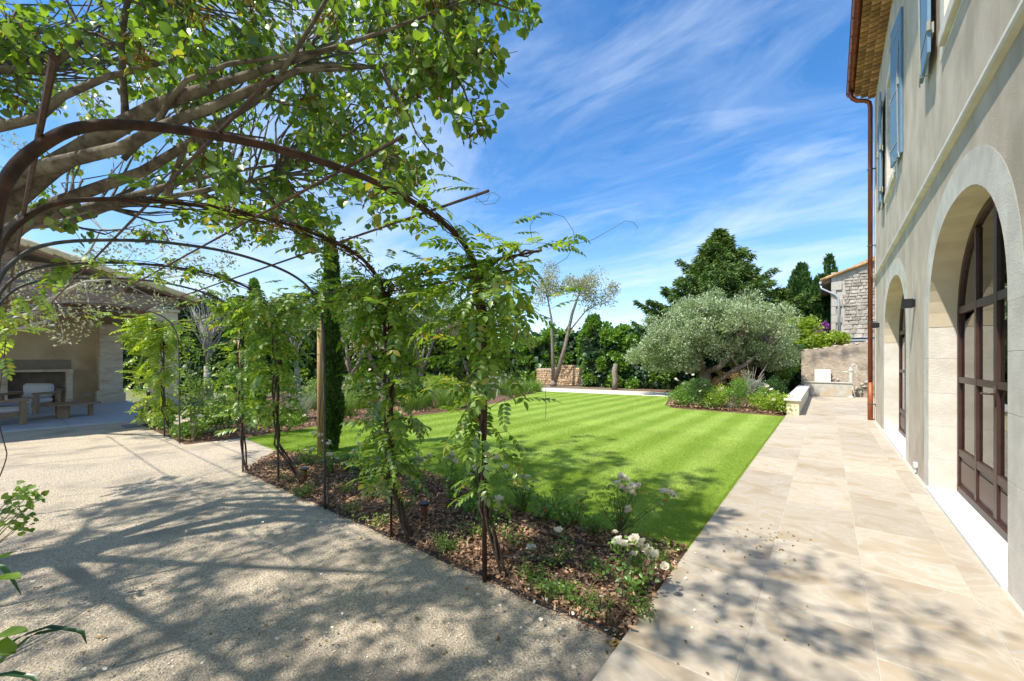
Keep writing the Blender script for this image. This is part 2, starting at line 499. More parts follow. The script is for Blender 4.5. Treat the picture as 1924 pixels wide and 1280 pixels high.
class MB:
    def __init__(s):
        s.v, s.f = [], []

    def add(s, vs, fs):
        b = len(s.v)
        s.v += [tuple(v) for v in vs]
        s.f += [tuple(i + b for i in f) for f in fs]
        return s

    def box(s, x0, x1, y0, y1, z0, z1):
        vs = [(x, y, z) for x in (x0, x1) for y in (y0, y1) for z in (z0, z1)]
        return s.add(vs, [(0, 1, 3, 2), (4, 6, 7, 5), (0, 4, 5, 1), (2, 3, 7, 6), (0, 2, 6, 4), (1, 5, 7, 3)])

    def rbox(s, x0, x1, y0, y1, z0, z1, j=0.0, bev=0.0):
        """box with bevelled top/side corners; j jitters the corners"""
        if bev <= 0:
            b = len(s.v)
            s.box(x0, x1, y0, y1, z0, z1)
            if j:
                for i in range(b, len(s.v)):
                    s.v[i] = tuple(c + random.uniform(-j, j) for c in s.v[i])
            return s
        bm = bmesh.new()
        bmesh.ops.create_cube(bm, size=1)
        for v in bm.verts:
            v.co = Vector((x0 if v.co.x < 0 else x1, y0 if v.co.y < 0 else y1, z0 if v.co.z < 0 else z1))
            if j: v.co += Vector([random.uniform(-j, j) for _ in range(3)])
        bmesh.ops.bevel(bm, geom=bm.edges[:], offset=bev, segments=1, affect='EDGES')
        bm.verts.index_update()
        s.add([v.co for v in bm.verts], [[v.index for v in f.verts] for f in bm.faces])
        bm.free()
        return s

    def prism(s, pts, axis, a0, a1):
        """polygon pts (2-D) extruded along axis from a0 to a1"""
        def mk(p, a):
            return {0: (a, p[0], p[1]), 1: (p[0], a, p[1]), 2: (p[0], p[1], a)}[axis]
        n = len(pts)
        vs = [mk(p, a0) for p in pts] + [mk(p, a1) for p in pts]
        fs = [tuple(range(n))[::-1], tuple(range(n, 2 * n))] + [(i, (i + 1) % n, n + (i + 1) % n, n + i) for i in range(n)]
        return s.add(vs, fs)

    def tube(s, pts, rad, seg=8, wob=0.0):
        pts = [Vector(p) for p in pts]
        n = len(pts)
        if not hasattr(rad, '__len__'): rad = [rad] * n
        up = Vector((0.3, 0.2, 1)).normalized()
        rings = []
        T0 = None
        for i, p in enumerate(pts):
            t = (pts[min(i + 1, n - 1)] - pts[max(i - 1, 0)])
            t = t.normalized() if t.length > 1e-9 else Vector((0, 0, 1))
            if T0 is None:
                a = t.cross(up)
                if a.length < 1e-3: a = t.cross(Vector((1, 0, 0)))
                a.normalize()
            else:
                a = (a - t * a.dot(t))
                if a.length < 1e-6: a = t.cross(Vector((1, 0, 0)))
                a.normalize()
            T0 = t
            b = t.cross(a)
            ring = []
            for k in range(seg):
                an = 2 * math.pi * k / seg
                rr = rad[i] * (1 + (random.uniform(-wob, wob) if wob else 0))
                ring.append(p + (a * math.cos(an) + b * math.sin(an)) * rr)
            rings.append(ring)
        vs = [v for r in rings for v in r]
        fs = []
        for i in range(n - 1):
            for k in range(seg):
                k2 = (k + 1) % seg
                fs.append((i * seg + k, i * seg + k2, (i + 1) * seg + k2, (i + 1) * seg + k))
        fs.append(tuple(range(seg))[::-1])
        fs.append(tuple((n - 1) * seg + k for k in range(seg)))
        return s.add(vs, fs)

    def lathe(s, prof, c=(0, 0, 0), seg=16):
        vs, fs = [], []
        for r, z in prof:
            for k in range(seg):
                an = 2 * math.pi * k / seg
                vs.append((c[0] + r * math.cos(an), c[1] + r * math.sin(an), c[2] + z))
        for i in range(len(prof) - 1):
            for k in range(seg):
                k2 = (k + 1) % seg
                fs.append((i * seg + k, i * seg + k2, (i + 1) * seg + k2, (i + 1) * seg + k))
        fs.append(tuple(range(seg))[::-1])
        fs.append(tuple((len(prof) - 1) * seg + k for k in range(seg)))
        return s.add(vs, fs)

    def blob(s, c, r, j=0.15, sub=1):
        bm = bmesh.new()
        bmesh.ops.create_icosphere(bm, subdivisions=sub, radius=1)
        for v in bm.verts:
            k = 1 + random.uniform(-j, j)
            v.co = Vector((c[0] + v.co.x * r[0] * k, c[1] + v.co.y * r[1] * k, c[2] + v.co.z * r[2] * k))
        bm.verts.index_update()
        s.add([v.co for v in bm.verts], [[v.index for v in f.verts] for f in bm.faces])
        bm.free()
        return s

    def mesh(s, name, mat, smooth=False):
        me = bpy.data.meshes.new(name)
        me.from_pydata(s.v, [], s.f)
        me.materials.append(MATS[mat])
        if smooth:
            me.polygons.foreach_set('use_smooth', [True] * len(me.polygons))
        me.update()
        return me

    def build(s, name, mat, parent=None, smooth=False, loc=None, rot=None):
        o = bpy.data.objects.new(name, s.mesh(name, mat, smooth))
        COL.objects.link(o)
        if parent: o.parent = parent
        if loc is not None: o.location = loc
        if rot is not None: o.rotation_euler = rot
        return o


def npmesh(name, V, F, mat):
    """V (n,3) array, F (m,k) int array"""
    me = bpy.data.meshes.new(name)
    n, (mf, k) = len(V), F.shape
    me.vertices.add(n)
    me.vertices.foreach_set('co', V.astype(np.float32).ravel())
    me.loops.add(mf * k)
    me.loops.foreach_set('vertex_index', F.astype(np.int32).ravel())
    me.polygons.add(mf)
    me.polygons.foreach_set('loop_start', np.arange(0, mf * k, k, dtype=np.int32))
    me.update(calc_edges=True)
    me.materials.append(MATS[mat])
    return me


def link(name, me, parent=None, loc=None, kind=None):
    o = bpy.data.objects.new(name, me)
    COL.objects.link(o)
    if parent: o.parent = parent
    if loc is not None: o.location = loc
    if kind: o['kind'] = kind
    return o


# leaf templates: x along the leaf, y across, z normal; all quads
def T_quad(w, fold=0.15, tip=0.5):
    V = np.array([(0, 0, 0), (tip, w, fold * w), (1, 0, -0.12), (tip, -w, fold * w)])
    return V, np.array([[0, 1, 2, 3]])


def T_fold(w, fold=0.35, droop=0.15):
    V = np.array([(0, 0, 0), (0.33, w * .8, fold * w), (0.72, w * .75, fold * w - droop * .4), (1, 0, -droop), (0.33, -w * .8, fold * w), (0.72, -w * .75, fold * w - droop * .4), (.5, 0, 0)])
    return V, np.array([[0, 6, 2, 1], [6, 3, 3, 2], [0, 4, 5, 6], [6, 5, 3, 3]])


LANCE = (np.array([(0, 0, 0), (.3, .17, .05), (.68, .14, .02), (1, 0, -.12), (.68, -.14, .02), (.3, -.17, .05), (.3, 0, 0), (.68, 0, -.03)]),
         np.array([[0, 6, 1, 1], [6, 7, 2, 1], [7, 3, 2, 2], [0, 5, 6, 6], [5, 4, 7, 6], [4, 3, 7, 7]]))
ROUND = (np.array([(0.06, 0, 0), (-.02, .24, .05), (.22, .47, .10), (.60, .42, .05), (1, 0, -.14), (.60, -.42, .05), (.22, -.47, .10), (-.02, -.24, .05), (.38, 0, -.02)]),
         np.array([[0, 8, 2, 1], [8, 4, 3, 2], [0, 7, 6, 8], [8, 6, 5, 4]]))
DIAM = T_quad(.28)
WIDE = T_quad(.42, .25, .45)
NARROW = T_quad(.13, .2)
BLADE = (np.array([(0, .5, 0), (0, -.5, 0), (.6, -.35, 0), (1, 0, 0)]), np.array([[0, 1, 2, 3]]))


def unit(a):
    return a / np.maximum(np.linalg.norm(a, axis=1, keepdims=True), 1e-9)


def rdir(n, zb=0.0):
    a = rng.normal(size=(n, 3))
    a[:, 2] += zb
    return unit(a)


def scatter(tmpl, P, D, Nn, S, W=None):
    T, F = tmpl
    n = len(P)
    D = unit(D)
    B = unit(np.cross(Nn, D))
    Nn = np.cross(D, B)
    S = np.broadcast_to(np.asarray(S, float), (n,))
    W = S if W is None else np.broadcast_to(np.asarray(W, float), (n,))
    V = P[:, None, :] + T[None, :, 0:1] * (D * S[:, None])[:, None, :] + T[None, :, 1:2] * (B * W[:, None])[:, None, :] + T[None, :, 2:3] * (Nn * S[:, None])[:, None, :]
    FF = F[None, :, :] + (np.arange(n) * len(T))[:, None, None]
    return V.reshape(-1, 3), FF.reshape(-1, F.shape[1])


def fixdeg(F):
    return F


def tri(F):
    """quads (with repeated corners) to triangles, dropping empty ones"""
    a = np.concatenate([F[:, [0, 1, 2]], F[:, [0, 2, 3]]])
    ok = (a[:, 0] != a[:, 1]) & (a[:, 1] != a[:, 2]) & (a[:, 0] != a[:, 2])
    return a[ok]


def foliage(name, tmpl, P, D, Nn, S, mat, parent=None, kind='stuff', W=None):
    V, F = scatter(tmpl, P, D, Nn, S, W)
    return link(name, npmesh(name, V, tri(F), mat), parent, kind=kind)


def clumps(centres, radii, per, flat=0.75, shell=0.5):
    """points spread in balls; returns positions and outward directions"""
    P, O = [], []
    for c, r in zip(centres, radii):
        k = max(1, int(rng.poisson(per)))
        d = rdir(k)
        rr = r * (shell + (1 - shell) * rng.random(k)) ** 1.0
        q = d * rr[:, None]
        q[:, 2] *= flat
        P.append(q + np.asarray(c)[None, :])
        O.append(d)
    return np.concatenate(P), np.concatenate(O)


def inpoly(x, y, poly):
    c = np.zeros(len(x), bool)
    n = len(poly)
    j = n - 1
    for i in range(n):
        xi, yi = poly[i]; xj, yj = poly[j]
        if yi != yj:
            c ^= ((yi > y) != (yj > y)) & (x < (xj - xi) * (y - yi) / (yj - yi) + xi)
        j = i
    return c


def project(P):
    d = -SY * P[:, 0] + CY * P[:, 1]
    a = CY * P[:, 0] + SY * P[:, 1]
    dd = np.where(np.abs(d) < 1e-4, 1e-4, d)
    return 962 + FPX * a / dd, HY - FPX * (P[:, 2] - CH) / dd, d


# ------------------------------------------------------------------ ground, paths, lawn, beds
def sheet(name, poly, z, mat, kind='structure', zoff=None, sub=None):
    me = bpy.data.meshes.new(name)
    me.from_pydata([(x, y, z) for x, y in poly], [], [tuple(range(len(poly)))])
    me.materials.append(MATS[mat])
    o = bpy.data.objects.new(name, me)
    COL.objects.link(o)
    o['kind'] = kind
    return o


sheet('ground', [(-400, -300), (400, -300), (400, 500), (-400, 500)], -0.03, 'outer')
sheet('gravel_yard', [(-16.5, -6), (-.9, -6), (-.9, 2.25), (-6.6, 2.3), (-7.62, 3.15), (-9.5, 3.3), (-9.6, 2.25), (-14.1, 2.4), (-16.5, 2.4)], -0.004, 'gravel')
LAWN = [(-.9, 3.58), (-1.6, 3.46), (-2.34, 3.36), (-3.2, 3.5), (-4.2, 3.72), (-5.4, 3.55), (-6.6, 3.2), (-7.6, 3.04), (-9.44, 3.15), (-9.75, 5.4), (-9.3, 7.2), (-9.15, 9.4), (-9.9, 12.4), (-11.6, 17.3), (-5.4, 18.2), (-4.5, 14.6), (-3.95, 13.85), (-.9, 13.78)]
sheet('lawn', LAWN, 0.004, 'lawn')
BED1 = [(-.9, 2.2), (-6.58, 2.2), (-7.55, 3.02), (-6.6, 3.19), (-5.4, 3.54), (-4.2, 3.71), (-3.2, 3.49), (-2.34, 3.35), (-1.6, 3.45), (-.9, 3.57)]
BED2 = [(-9.62, 2.22), (-13.4, 2.22), (-16.5, 4.5), (-24, 12), (-24, 20), (-13.3, 19.6), (-11.62, 17.35), (-9.92, 12.4), (-9.17, 9.4), (-9.32, 7.2), (-9.77, 5.4), (-9.46, 3.2)]
BED3 = [(-3.93, 13.87), (-.9, 13.8), (-.9, 22.6), (-8, 21.4), (-5.6, 20.6), (-5.38, 18.2), (-4.48, 14.6)]


def mulch_bed(name, poly, z, mound=0.05, cell=0.12):
    xs = [p[0] for p in poly]; ys = [p[1] for p in poly]
    bm = bmesh.new()
    f = bm.faces.new([bm.verts.new((x, y, 0)) for x, y in poly])
    for ax, lo_, hi_ in ((0, min(xs), max(xs)), (1, min(ys), max(ys))):
        k = lo_ + cell
        while k < hi_:
            co = (k, 0, 0) if ax == 0 else (0, k, 0)
            no = (1, 0, 0) if ax == 0 else (0, 1, 0)
            bmesh.ops.bisect_plane(bm, geom=bm.verts[:] + bm.edges[:] + bm.faces[:], plane_co=co, plane_no=no)
            k += cell
    bnd = {v for e in bm.edges if len(e.link_faces) < 2 for v in e.verts}
    for v in bm.verts:
        h = 0 if v in bnd else mound * (0.6 + 0.4 * math.sin(v.co.x * 2.1 + 1) * math.cos(v.co.y * 3.3)) + random.uniform(-.012, .012)
        v.co.z = z + h
    me = bpy.data.meshes.new(name)
    bm.to_mesh(me); bm.free()
    me.materials.append(MATS['mulch'])
    o = bpy.data.objects.new(name, me)
    COL.objects.link(o)
    o['kind'] = 'structure'
    return o


mulch_bed('planting_bed', BED1, 0.0, 0.04, 0.11)
mulch_bed('planting_bed', BED2, 0.0, 0.06, 0.6)
mulch_bed('planting_bed', BED3, 0.0, 0.08, 0.4)
sheet('far_path', [(-11.6, 17.36), (-5.42, 18.24), (-5.6, 20.6), (-13.25, 19.66)], 0.0, 'pathlight')
sheet('garden_path', [(-24, 12), (-32, 14), (-34, 26), (-24, 22)], 0.004, 'pathlight')
sheet('hedge_soil', [(-8, 21.4), (-.9, 22.6), (-.9, 26), (-30, 26), (-30, 20.3), (-13.3, 19.75), (-5.6, 20.68)], -0.004, 'soil')


def rand_in(poly, n):
    xs = [p[0] for p in poly]; ys = [p[1] for p in poly]
    out = np.zeros((0, 2))
    while len(out) < n:
        x = rng.uniform(min(xs), max(xs), n * 2)
        y = rng.uniform(min(ys), max(ys), n * 2)
        k = inpoly(x, y, poly)
        out = np.concatenate([out, np.stack([x[k], y[k]], 1)])
    return out[:n]


# bark chips
def chips(poly, n, z, s0, s1):
    q = rand_in(poly, n)
    P = np.column_stack([q, z + rng.uniform(0.0, .035, n)])
    D = rdir(n); D[:, 2] *= .35
    Nn = rdir(n, 1.6)
    V, F = scatter((np.array([(0, .5, 0), (0, -.5, 0), (1, -.35, 0.08), (1, .4, -.06)]), np.array([[0, 1, 2, 3]])), P, D, Nn, rng.uniform(s0, s1, n), rng.uniform(s0, s1, n) * .45)
    return V, tri(F)


V1, F1 = chips([(-.92, 2.14), (-6.5, 2.14), (-6.5, 2.2), (-.92, 2.2)], 700, .006, .008, .025)
o = link('bark_mulch', npmesh('bark_mulch', V1, F1, 'chip'), kind='stuff')
tag(o, 'small bark crumbs spilt over the edging onto the gravel', 'mulch')
V1, F1 = chips(BED1, 16000, .035, .015, .05)
o = link('bark_mulch', npmesh('bark_mulch', V1, F1, 'chip'), kind='stuff')
tag(o, 'brown bark chips covering the bed under the near pergola posts', 'mulch')
NB2 = [(-9.62, 2.3), (-13.2, 2.3), (-13.5, 6), (-12.5, 10), (-9.4, 9.4), (-9.45, 7.2), (-9.85, 5.4), (-9.5, 3.2)]
V1, F1 = chips(NB2, 6000, .05, .03, .08)
o = link('bark_mulch', npmesh('bark_mulch', V1, F1, 'chip'), kind='stuff')
tag(o, 'bark chips under the rose and grass bed left of the lawn', 'mulch')
V1, F1 = chips([(-4.2, 14.0), (-1, 13.9), (-1, 15.6), (-4.4, 15.6)], 2500, .07, .04, .09)
o = link('bark_mulch', npmesh('bark_mulch', V1, F1, 'chip'), kind='stuff')
tag(o, 'bark chips along the front of the far bed beside the bench', 'mulch')

# lawn blades
def blades(poly, n, h, w, name):
    q = rand_in(poly, n)
    P = np.column_stack([q, np.full(n, .002)])
    D = rdir(n, 2.2); Nn = rdir(n)
    D[:, 1] += .22 * np.sin((q[:, 0] + .11) * 2 * math.pi / .80)
    V, F = scatter(BLADE, P, D, Nn, rng.uniform(h * .6, h * 1.3, n), np.full(n, w))
    return V, tri(F)


near = [(-.92, 3.6), (-1.6, 3.48), (-2.34, 3.38), (-3.2, 3.52), (-4.2, 3.74), (-5.4, 3.57), (-6.6, 3.22), (-7.6, 3.06), (-9.4, 3.17), (-9.7, 5.2), (-.92, 5.2)]
mid = [(-.92, 5.2), (-9.7, 5.2), (-9.3, 7.4), (-9.1, 9), (-.92, 9)]
far = [(-.92, 9), (-9.15, 9), (-9.9, 12.4), (-11.4, 17.2), (-5.5, 18.1), (-4.6, 14.6), (-4, 13.9), (-.92, 13.75)]
Va, Fa = blades(near, 230000, .021, .0032, 'a')
Vb, Fb = blades(mid, 90000, .022, .006, 'b')
Vc, Fc = blades(far, 40000, .02, .010, 'c')
V = np.concatenate([Va, Vb, Vc]); F = np.concatenate([Fa, Fb + len(Va), Fc + len(Va) + len(Vb)])
Vd, Fd = blades([(-.945, 3.6), (-.89, 3.6), (-.89, 13.7), (-.945, 13.7)], 9000, .042, .004, 'd')
Ve, Fe = blades([(-2.34, 3.32), (-.92, 3.5), (-.92, 3.64), (-2.34, 3.44)], 3500, .045, .004, 'e')
Vf, Ff = blades([(-6.6, 3.15), (-5.4, 3.5), (-4.2, 3.67), (-3.2, 3.45), (-2.34, 3.3), (-2.34, 3.42), (-3.2, 3.58), (-4.2, 3.8), (-5.4, 3.62), (-6.6, 3.28)], 5000, .05, .005, 'f')
F = np.concatenate([F, Fd + len(V), Fe + len(V) + len(Vd), Ff + len(V) + len(Vd) + len(Ve)]); V = np.concatenate([V, Vd, Ve, Vf])
tag(link('grass', npmesh('grass', V, F, 'L_blade')), 'short mown bright green grass of the striped lawn', 'grass', kind='stuff')

# loose pebbles on the gravel
n = 16000
q = rand_in([(-9, -.2), (-1, -.2), (-1, 2.15), (-9, 2.15)], n)
P = np.column_stack([q, np.full(n, 0.0)])
OCT = (np.array([(1, 0, 0), (0, 1, 0), (-1, 0, 0), (0, -1, 0), (0, 0, .8), (0, 0, -.5)]), np.array([[0, 1, 4, 4], [1, 2, 4, 4], [2, 3, 4, 4], [3, 0, 4, 4]]))
V, F = scatter(OCT, P, rdir(n) * np.array([1, 1, .2]), np.tile([0, 0, 1.], (n, 1)), rng.uniform(.002, .008, n))
tag(link('loose_gravel', npmesh('loose_gravel', V, tri(F), 'pebble')), 'small pale pebbles lying loose on the gravel yard', 'gravel', kind='stuff')


# ------------------------------------------------------------------ terrace of separate tiles
def terrace():
    t = sheet('terrace', [(-.905, -3), (1.6, -3), (1.6, 22.5), (-.905, 22.5)], 0.0275, 'grout')
    MB().box(-.904, -.80, -3, 22.45, -.02, .0265).build('terrace_edge', 'grout', t)
    t.name = 'terrace'
    cols = [(-.905, -.351), (-.345, .210), (.216, .775), (.781, 1.10)]
    first = [3.30, 3.11, 2.86, 3.3]
    G = 0.011
    for ci, (a, b) in enumerate(cols):
        y = first[ci] - 3 * 1.13
        segs = []
        while y < 22.4:
            L_ = random.choice([.85, 1.0, 1.13, 1.25, 1.4]) if y > 3.2 else 1.13
            segs.append((y, min(y + L_, 22.45)))
            y += L_
        for y0, y1 in segs:
            b2 = b
            if ci == 3: b2 = (0.95 if y1 < 14.4 else 1.36)
            mb = MB().rbox(a, b2, y0 + G / 2, y1 - G / 2, -0.012, 0.030 + random.uniform(-.0006, .0006), bev=0.0015)
            mb.build('paving_tile', 'paving', t)
    # a fifth strip exists only past the house corner
    y = 14.5
    while y < 22:
        MB().rbox(1.366, 1.6, y + .003, min(y + 1, 22.45) - .003, -.012, .030, bev=.0025).build('paving_tile', 'paving', t)
        y += 1
    return t


terrace()

# ------------------------------------------------------------------ house
HX0, HS = 0.955, 0.005
house = empty('house', (HX0, 0, 0), -math.atan(HS), 'two storey rendered stone house with arched steel doors beside the terrace', 'house')
UF = 14.4           # far corner
ZT = 8.75


def arch_curve(c, hw, zs, rise, n=28, p=2.25):
    """points from near side to far side of the arch: (u, z)"""
    out = []
    for i in range(n + 1):
        t = math.pi * i / n
        cu, su = math.cos(t), math.sin(t)
        out.append((c - hw * math.copysign(abs(cu) ** (2 / p), cu), zs + rise * abs(su) ** (2 / p)))
    return out


ARCH = [dict(c=5.63, hw=1.39, zs=2.0, rise=1.15, o=0.30, n=0), dict(c=10.50, hw=1.60, zs=1.98, rise=1.20, o=0.30, n=1),
        dict(c=0.75, hw=1.39, zs=2.0, rise=1.15, o=0.30, n=2)]
WIN = [(4.45, 6.15, 5.05, 7.35), (10.05, 11.55, 5.05, 7.35), (-1.2, .3, 5.05, 7.35)]


def facade():
    mb = MB()

    def quad(u0, u1, za0, za1, zb0, zb1):
        mb.add([(0, u0, za0), (0, u1, za1), (0, u1, zb1), (0, u0, zb0)], [(0, 3, 2, 1)])
    # lower band, z 0 .. 4.2 with arches cut out along the outer curve
    outer = {}
    edges = [-3.0]
    for a in sorted(ARCH, key=lambda k: k['c']):
        cv = arch_curve(a['c'], a['hw'] + a['o'], a['zs'], a['rise'] + a['o'] * .97)
        edges.append(cv[0][0])
        quad(edges[-2], edges[-1], -.05, -.05, 4.2, 4.2)
        for (u0, z0), (u1, z1) in zip(cv[:-1], cv[1:]):
            if abs(u1 - u0) > 1e-6: quad(u0, u1, z0, z1, 4.2, 4.2)
        edges.append(cv[-1][0])
    quad(edges[-1], UF, -.05, -.05, 4.2, 4.2)
    # upper band with window holes (surround 0.2 wide)
    u = -3.0
    for (a, b, z0, z1) in sorted(WIN):
        a -= .2; b += .2; z0 -= .2; z1 += .2
        quad(u, a, 4.2, 4.2, ZT, ZT)
        quad(a, b, 4.2, 4.2, z0, z0)
        quad(a, b, z1, z1, ZT, ZT)
        u = b
    quad(u, UF, 4.2, 4.2, ZT, ZT)
    # thickness
    n = len(mb.v)
    # far end wall and back
    mb.box(0.0, 7, UF, UF + .002, -.05, ZT)
    o = mb.build('facade_wall', 'render_wall', house)
    return o


facade()
MB().box(.26, 7, UF - .3, UF - .01, 0, ZT).build('gable_wall', 'render_wall', house)
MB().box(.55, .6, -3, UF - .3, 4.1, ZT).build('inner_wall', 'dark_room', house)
# rooms behind the doors
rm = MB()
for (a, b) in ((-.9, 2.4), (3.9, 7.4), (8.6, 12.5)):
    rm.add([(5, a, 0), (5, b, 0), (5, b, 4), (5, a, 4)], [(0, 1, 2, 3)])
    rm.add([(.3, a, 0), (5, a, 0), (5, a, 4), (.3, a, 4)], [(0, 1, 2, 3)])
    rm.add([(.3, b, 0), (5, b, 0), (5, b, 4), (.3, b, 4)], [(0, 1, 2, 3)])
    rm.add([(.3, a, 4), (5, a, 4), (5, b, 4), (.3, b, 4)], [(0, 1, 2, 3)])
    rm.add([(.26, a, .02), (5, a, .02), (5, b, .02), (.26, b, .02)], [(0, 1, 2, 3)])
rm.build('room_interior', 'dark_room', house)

DEP = 0.235   # depth of the reveal


def arch_door(a):
    c, hw, zs, rise, ow = a['c'], a['hw'], a['zs'], a['rise'], a['o']
    near_only = a['n'] == 2
    pr = -.0006
    # jamb stones
    for side in (-1, 1):
        z = 0.0
        hs = [.36, .42, .46, .42, .34] if side < 0 else [.40, .40, .40, .42, .38]
        tot = sum(hs); hs = [h * zs / tot for h in hs]
        for h in hs:
            u0, u1 = (c - hw - ow, c - hw) if side < 0 else (c + hw, c + hw + ow)
            MB().rbox(pr, DEP + .06, u0, u1, z + .001, z + h - .001, bev=.002).build('jamb_stone', 'limestone', house)
            z += h
    # voussoirs of the ring: front band and ochre soffit
    inn = arch_curve(c, hw, zs, rise, 28)
    outc = arch_curve(c, hw + ow, zs, rise + ow * .97, 28)
    n = len(inn)
    cuts = [0, 4, 8, 12, 16, 20, 24, 28]
    for s0, s1 in zip(cuts[:-1], cuts[1:]):
        mb = MB()
        ii = inn[s0:s1 + 1]; oo = outc[s0:s1 + 1]
        k = len(ii)
        g = .0015
        vs = []
        for w in (pr, DEP + .06):
            vs += [(w, u, z) for u, z in ii] + [(w, u, z) for u, z in oo]
        fs = []
        for i in range(k - 1):
            fs.append((i, i + 1, k + i + 1, k + i))
            fs.append((2 * k + i, 3 * k + i, 3 * k + i + 1, 2 * k + i + 1))
            fs.append((i, 2 * k + i, 2 * k + i + 1, i + 1))
            fs.append((k + i, k + i + 1, 3 * k + i + 1, 3 * k + i))
        fs.append((0, k, 3 * k, 2 * k)); fs.append((k - 1, 2 * k - 1 + 0, 4 * k - 1, 3 * k - 1))
        mb.add(vs, fs)
        mb.build('arch_stone', 'limestone', house)
    # soffit lining, warmer stone
    mb = MB()
    off = .004
    for i in range(n - 1):
        (u0, z0), (u1, z1) = inn[i], inn[i + 1]
        du, dz = c - u0, zs - z0; l = math.hypot(du, dz) or 1
        du2, dz2 = c - u1, zs - z1; l2 = math.hypot(du2, dz2) or 1
        A = (u0 + du / l * off, z0 + dz / l * off); B = (u1 + du2 / l2 * off, z1 + dz2 / l2 * off)
        mb.add([(.0, *A), (.0, *B), (DEP + .05, *B), (DEP + .05, *A)], [(0, 1, 2, 3)])
    mb.build('arch_soffit', 'ochre_reveal', house)
    # sill slab
    MB().rbox(-.03, DEP + .10, c - hw + .003, c + hw - .003, .0, .062, bev=.004).build('door_sill', 'sillstone', house)
    # ---- steel glazed door
    F_, D_ = .05, .06
    w0, w1 = DEP, DEP + D_
    z0 = .075
    inner = arch_curve(c, hw - .004, zs, rise - .004, 28)
    shr = arch_curve(c, hw - .065, zs, rise - .065, 28)
    fr = MB()
    k = len(inner)
    vs = []
    for w in (w0, w1):
        vs += [(w, u, z) for u, z in inner] + [(w, u, z) for u, z in shr]
    fs = []
    for i in range(k - 1):
        fs += [(i, i + 1, k + i + 1, k + i), (2 * k + i, 3 * k + i, 3 * k + i + 1, 2 * k + i + 1), (k + i, k + i + 1, 3 * k + i + 1, 3 * k + i), (i, 2 * k + i, 2 * k + i + 1, i + 1)]
    fr.add(vs, fs)
    fr.box(w0, w1, c - hw + .004, c - hw + .065, z0, zs)
    fr.box(w0, w1, c + hw - .065, c + hw - .004, z0, zs)
    fr.box(w0 - .012, w1, c - hw + .066, c + hw - .066, z0 - .010, z0 + .06)
    fr.build('door_frame', 'door_steel', house)
    # stiles: outer frame | side light | leaf | leaf | side light
    nst = [c - hw * .46, c, c + hw * .46]

    def ztop(u):
        t = abs((u - c) / (hw - .065))
        if t >= 1: return zs
        return zs + (rise - .065) * (1 - t ** 2.25) ** (1 / 2.25)
    for u in nst:
        hwid = .045 if abs(u - c) < .01 else .032
        MB().box(w0 + .002, w1 - .002, u - hwid, u + hwid, z0 + .06, min(ztop(u - hwid), ztop(u + hwid)) - .002).build('door_stile', 'door_steel', house)
    us = [c - hw + .065] + nst + [c + hw - .065]
    rails = [(.52, .04), (1.37, .032), (2.18, .04)]
    for i in range(4):
        a0 = us[i] + (.0 if i == 0 else (.047 if i == 2 else .034))
        a1 = us[i + 1] - (.0 if i == 3 else (.047 if i == 1 else .034))
        zt = min(ztop(a0), ztop(a1))
        for rz, rh in rails:
            e0, e1 = a0, a1
            if rz > zs:
                while ztop(e0) < rz + rh and e0 < e1: e0 += .01
                while ztop(e1) < rz + rh and e1 > e0: e1 -= .01
            MB().box(w0 + .004, w1 - .004, e0, e1, rz - rh, rz + rh).build('door_rail', 'door_steel', house)
        # lower sheet panel, recessed with a raised field
        MB().box(w0 + .024, w1 - .02, a0, a1, z0 + .061, .48).rbox(w0 + .014, w0 + .0235, a0 + .05, a1 - .05, z0 + .11, .43, bev=.004).build('door_panel', 'door_panel', house)
        # panes
        for za, zb in ((.56, 1.338), (1.402, 2.14)):
            za_, zb_ = za, zb
            mb = MB()
            if zb > zs and i in (0, 3):
                pts = [(a0, za), (a1, za), (a1, min(zb, ztop(a1))), (a0, min(zb, ztop(a0)))]
                mb.prism(pts, 0, w0 + .026, w0 + .032)
            else:
                mb.box(w0 + .026, w0 + .032, a0, a1, za, zb)
            mb.build('pane', 'glass', house)
        # arched top pane
        pts = []
        m_ = 10
        for q_ in range(m_ + 1):
            u = a0 + (a1 - a0) * q_ / m_
            if ztop(u) > 2.222: pts.append((u, ztop(u)))
        if len(pts) > 1:
            poly = [(pts[0][0], 2.221), (pts[-1][0], 2.221)] + pts[::-1]
            MB().prism(poly, 0, w0 + .026, w0 + .032).build('pane', 'glass', house)
    # handles
    if not near_only:
        hb = MB().box(w0 - .004, w0 + .002, c - .02, c + .02, 1.17, 1.37)
        hb.tube([(w0 - .003, c, 1.29), (w0 - .055, c, 1.29)], .009, 8)
        hb.tube([(w0 - .055, c - .004, 1.29), (w0 - .06, c + .07, 1.29), (w0 - .055, c + .15, 1.284)], [.009, .009, .008], 8)
        hb.build('door_handle', 'door_steel', house, smooth=True)


for a in ARCH: arch_door(a)

# string course with a sloped top and a shadow-casting lip
sc = MB()
prof = [(.001, 3.86), (-.012, 3.855), (-.046, 3.77), (-.050, 3.735), (-.04, 3.715), (.001, 3.70)]
u = -3.0
while u < UF + .05:
    u2 = min(u + 1.35, UF + .05)
    MB().prism([(w, z) for w, z in prof], 1, u + .001, u2 - .001).build('string_course_stone', 'limestone', house)
    u = u2
    if u >= UF + .049: break
# corner quoin strip
MB().box(-.01, .001, UF - .28, UF, 0, 8.5).build('corner_strip', 'limestone', house)

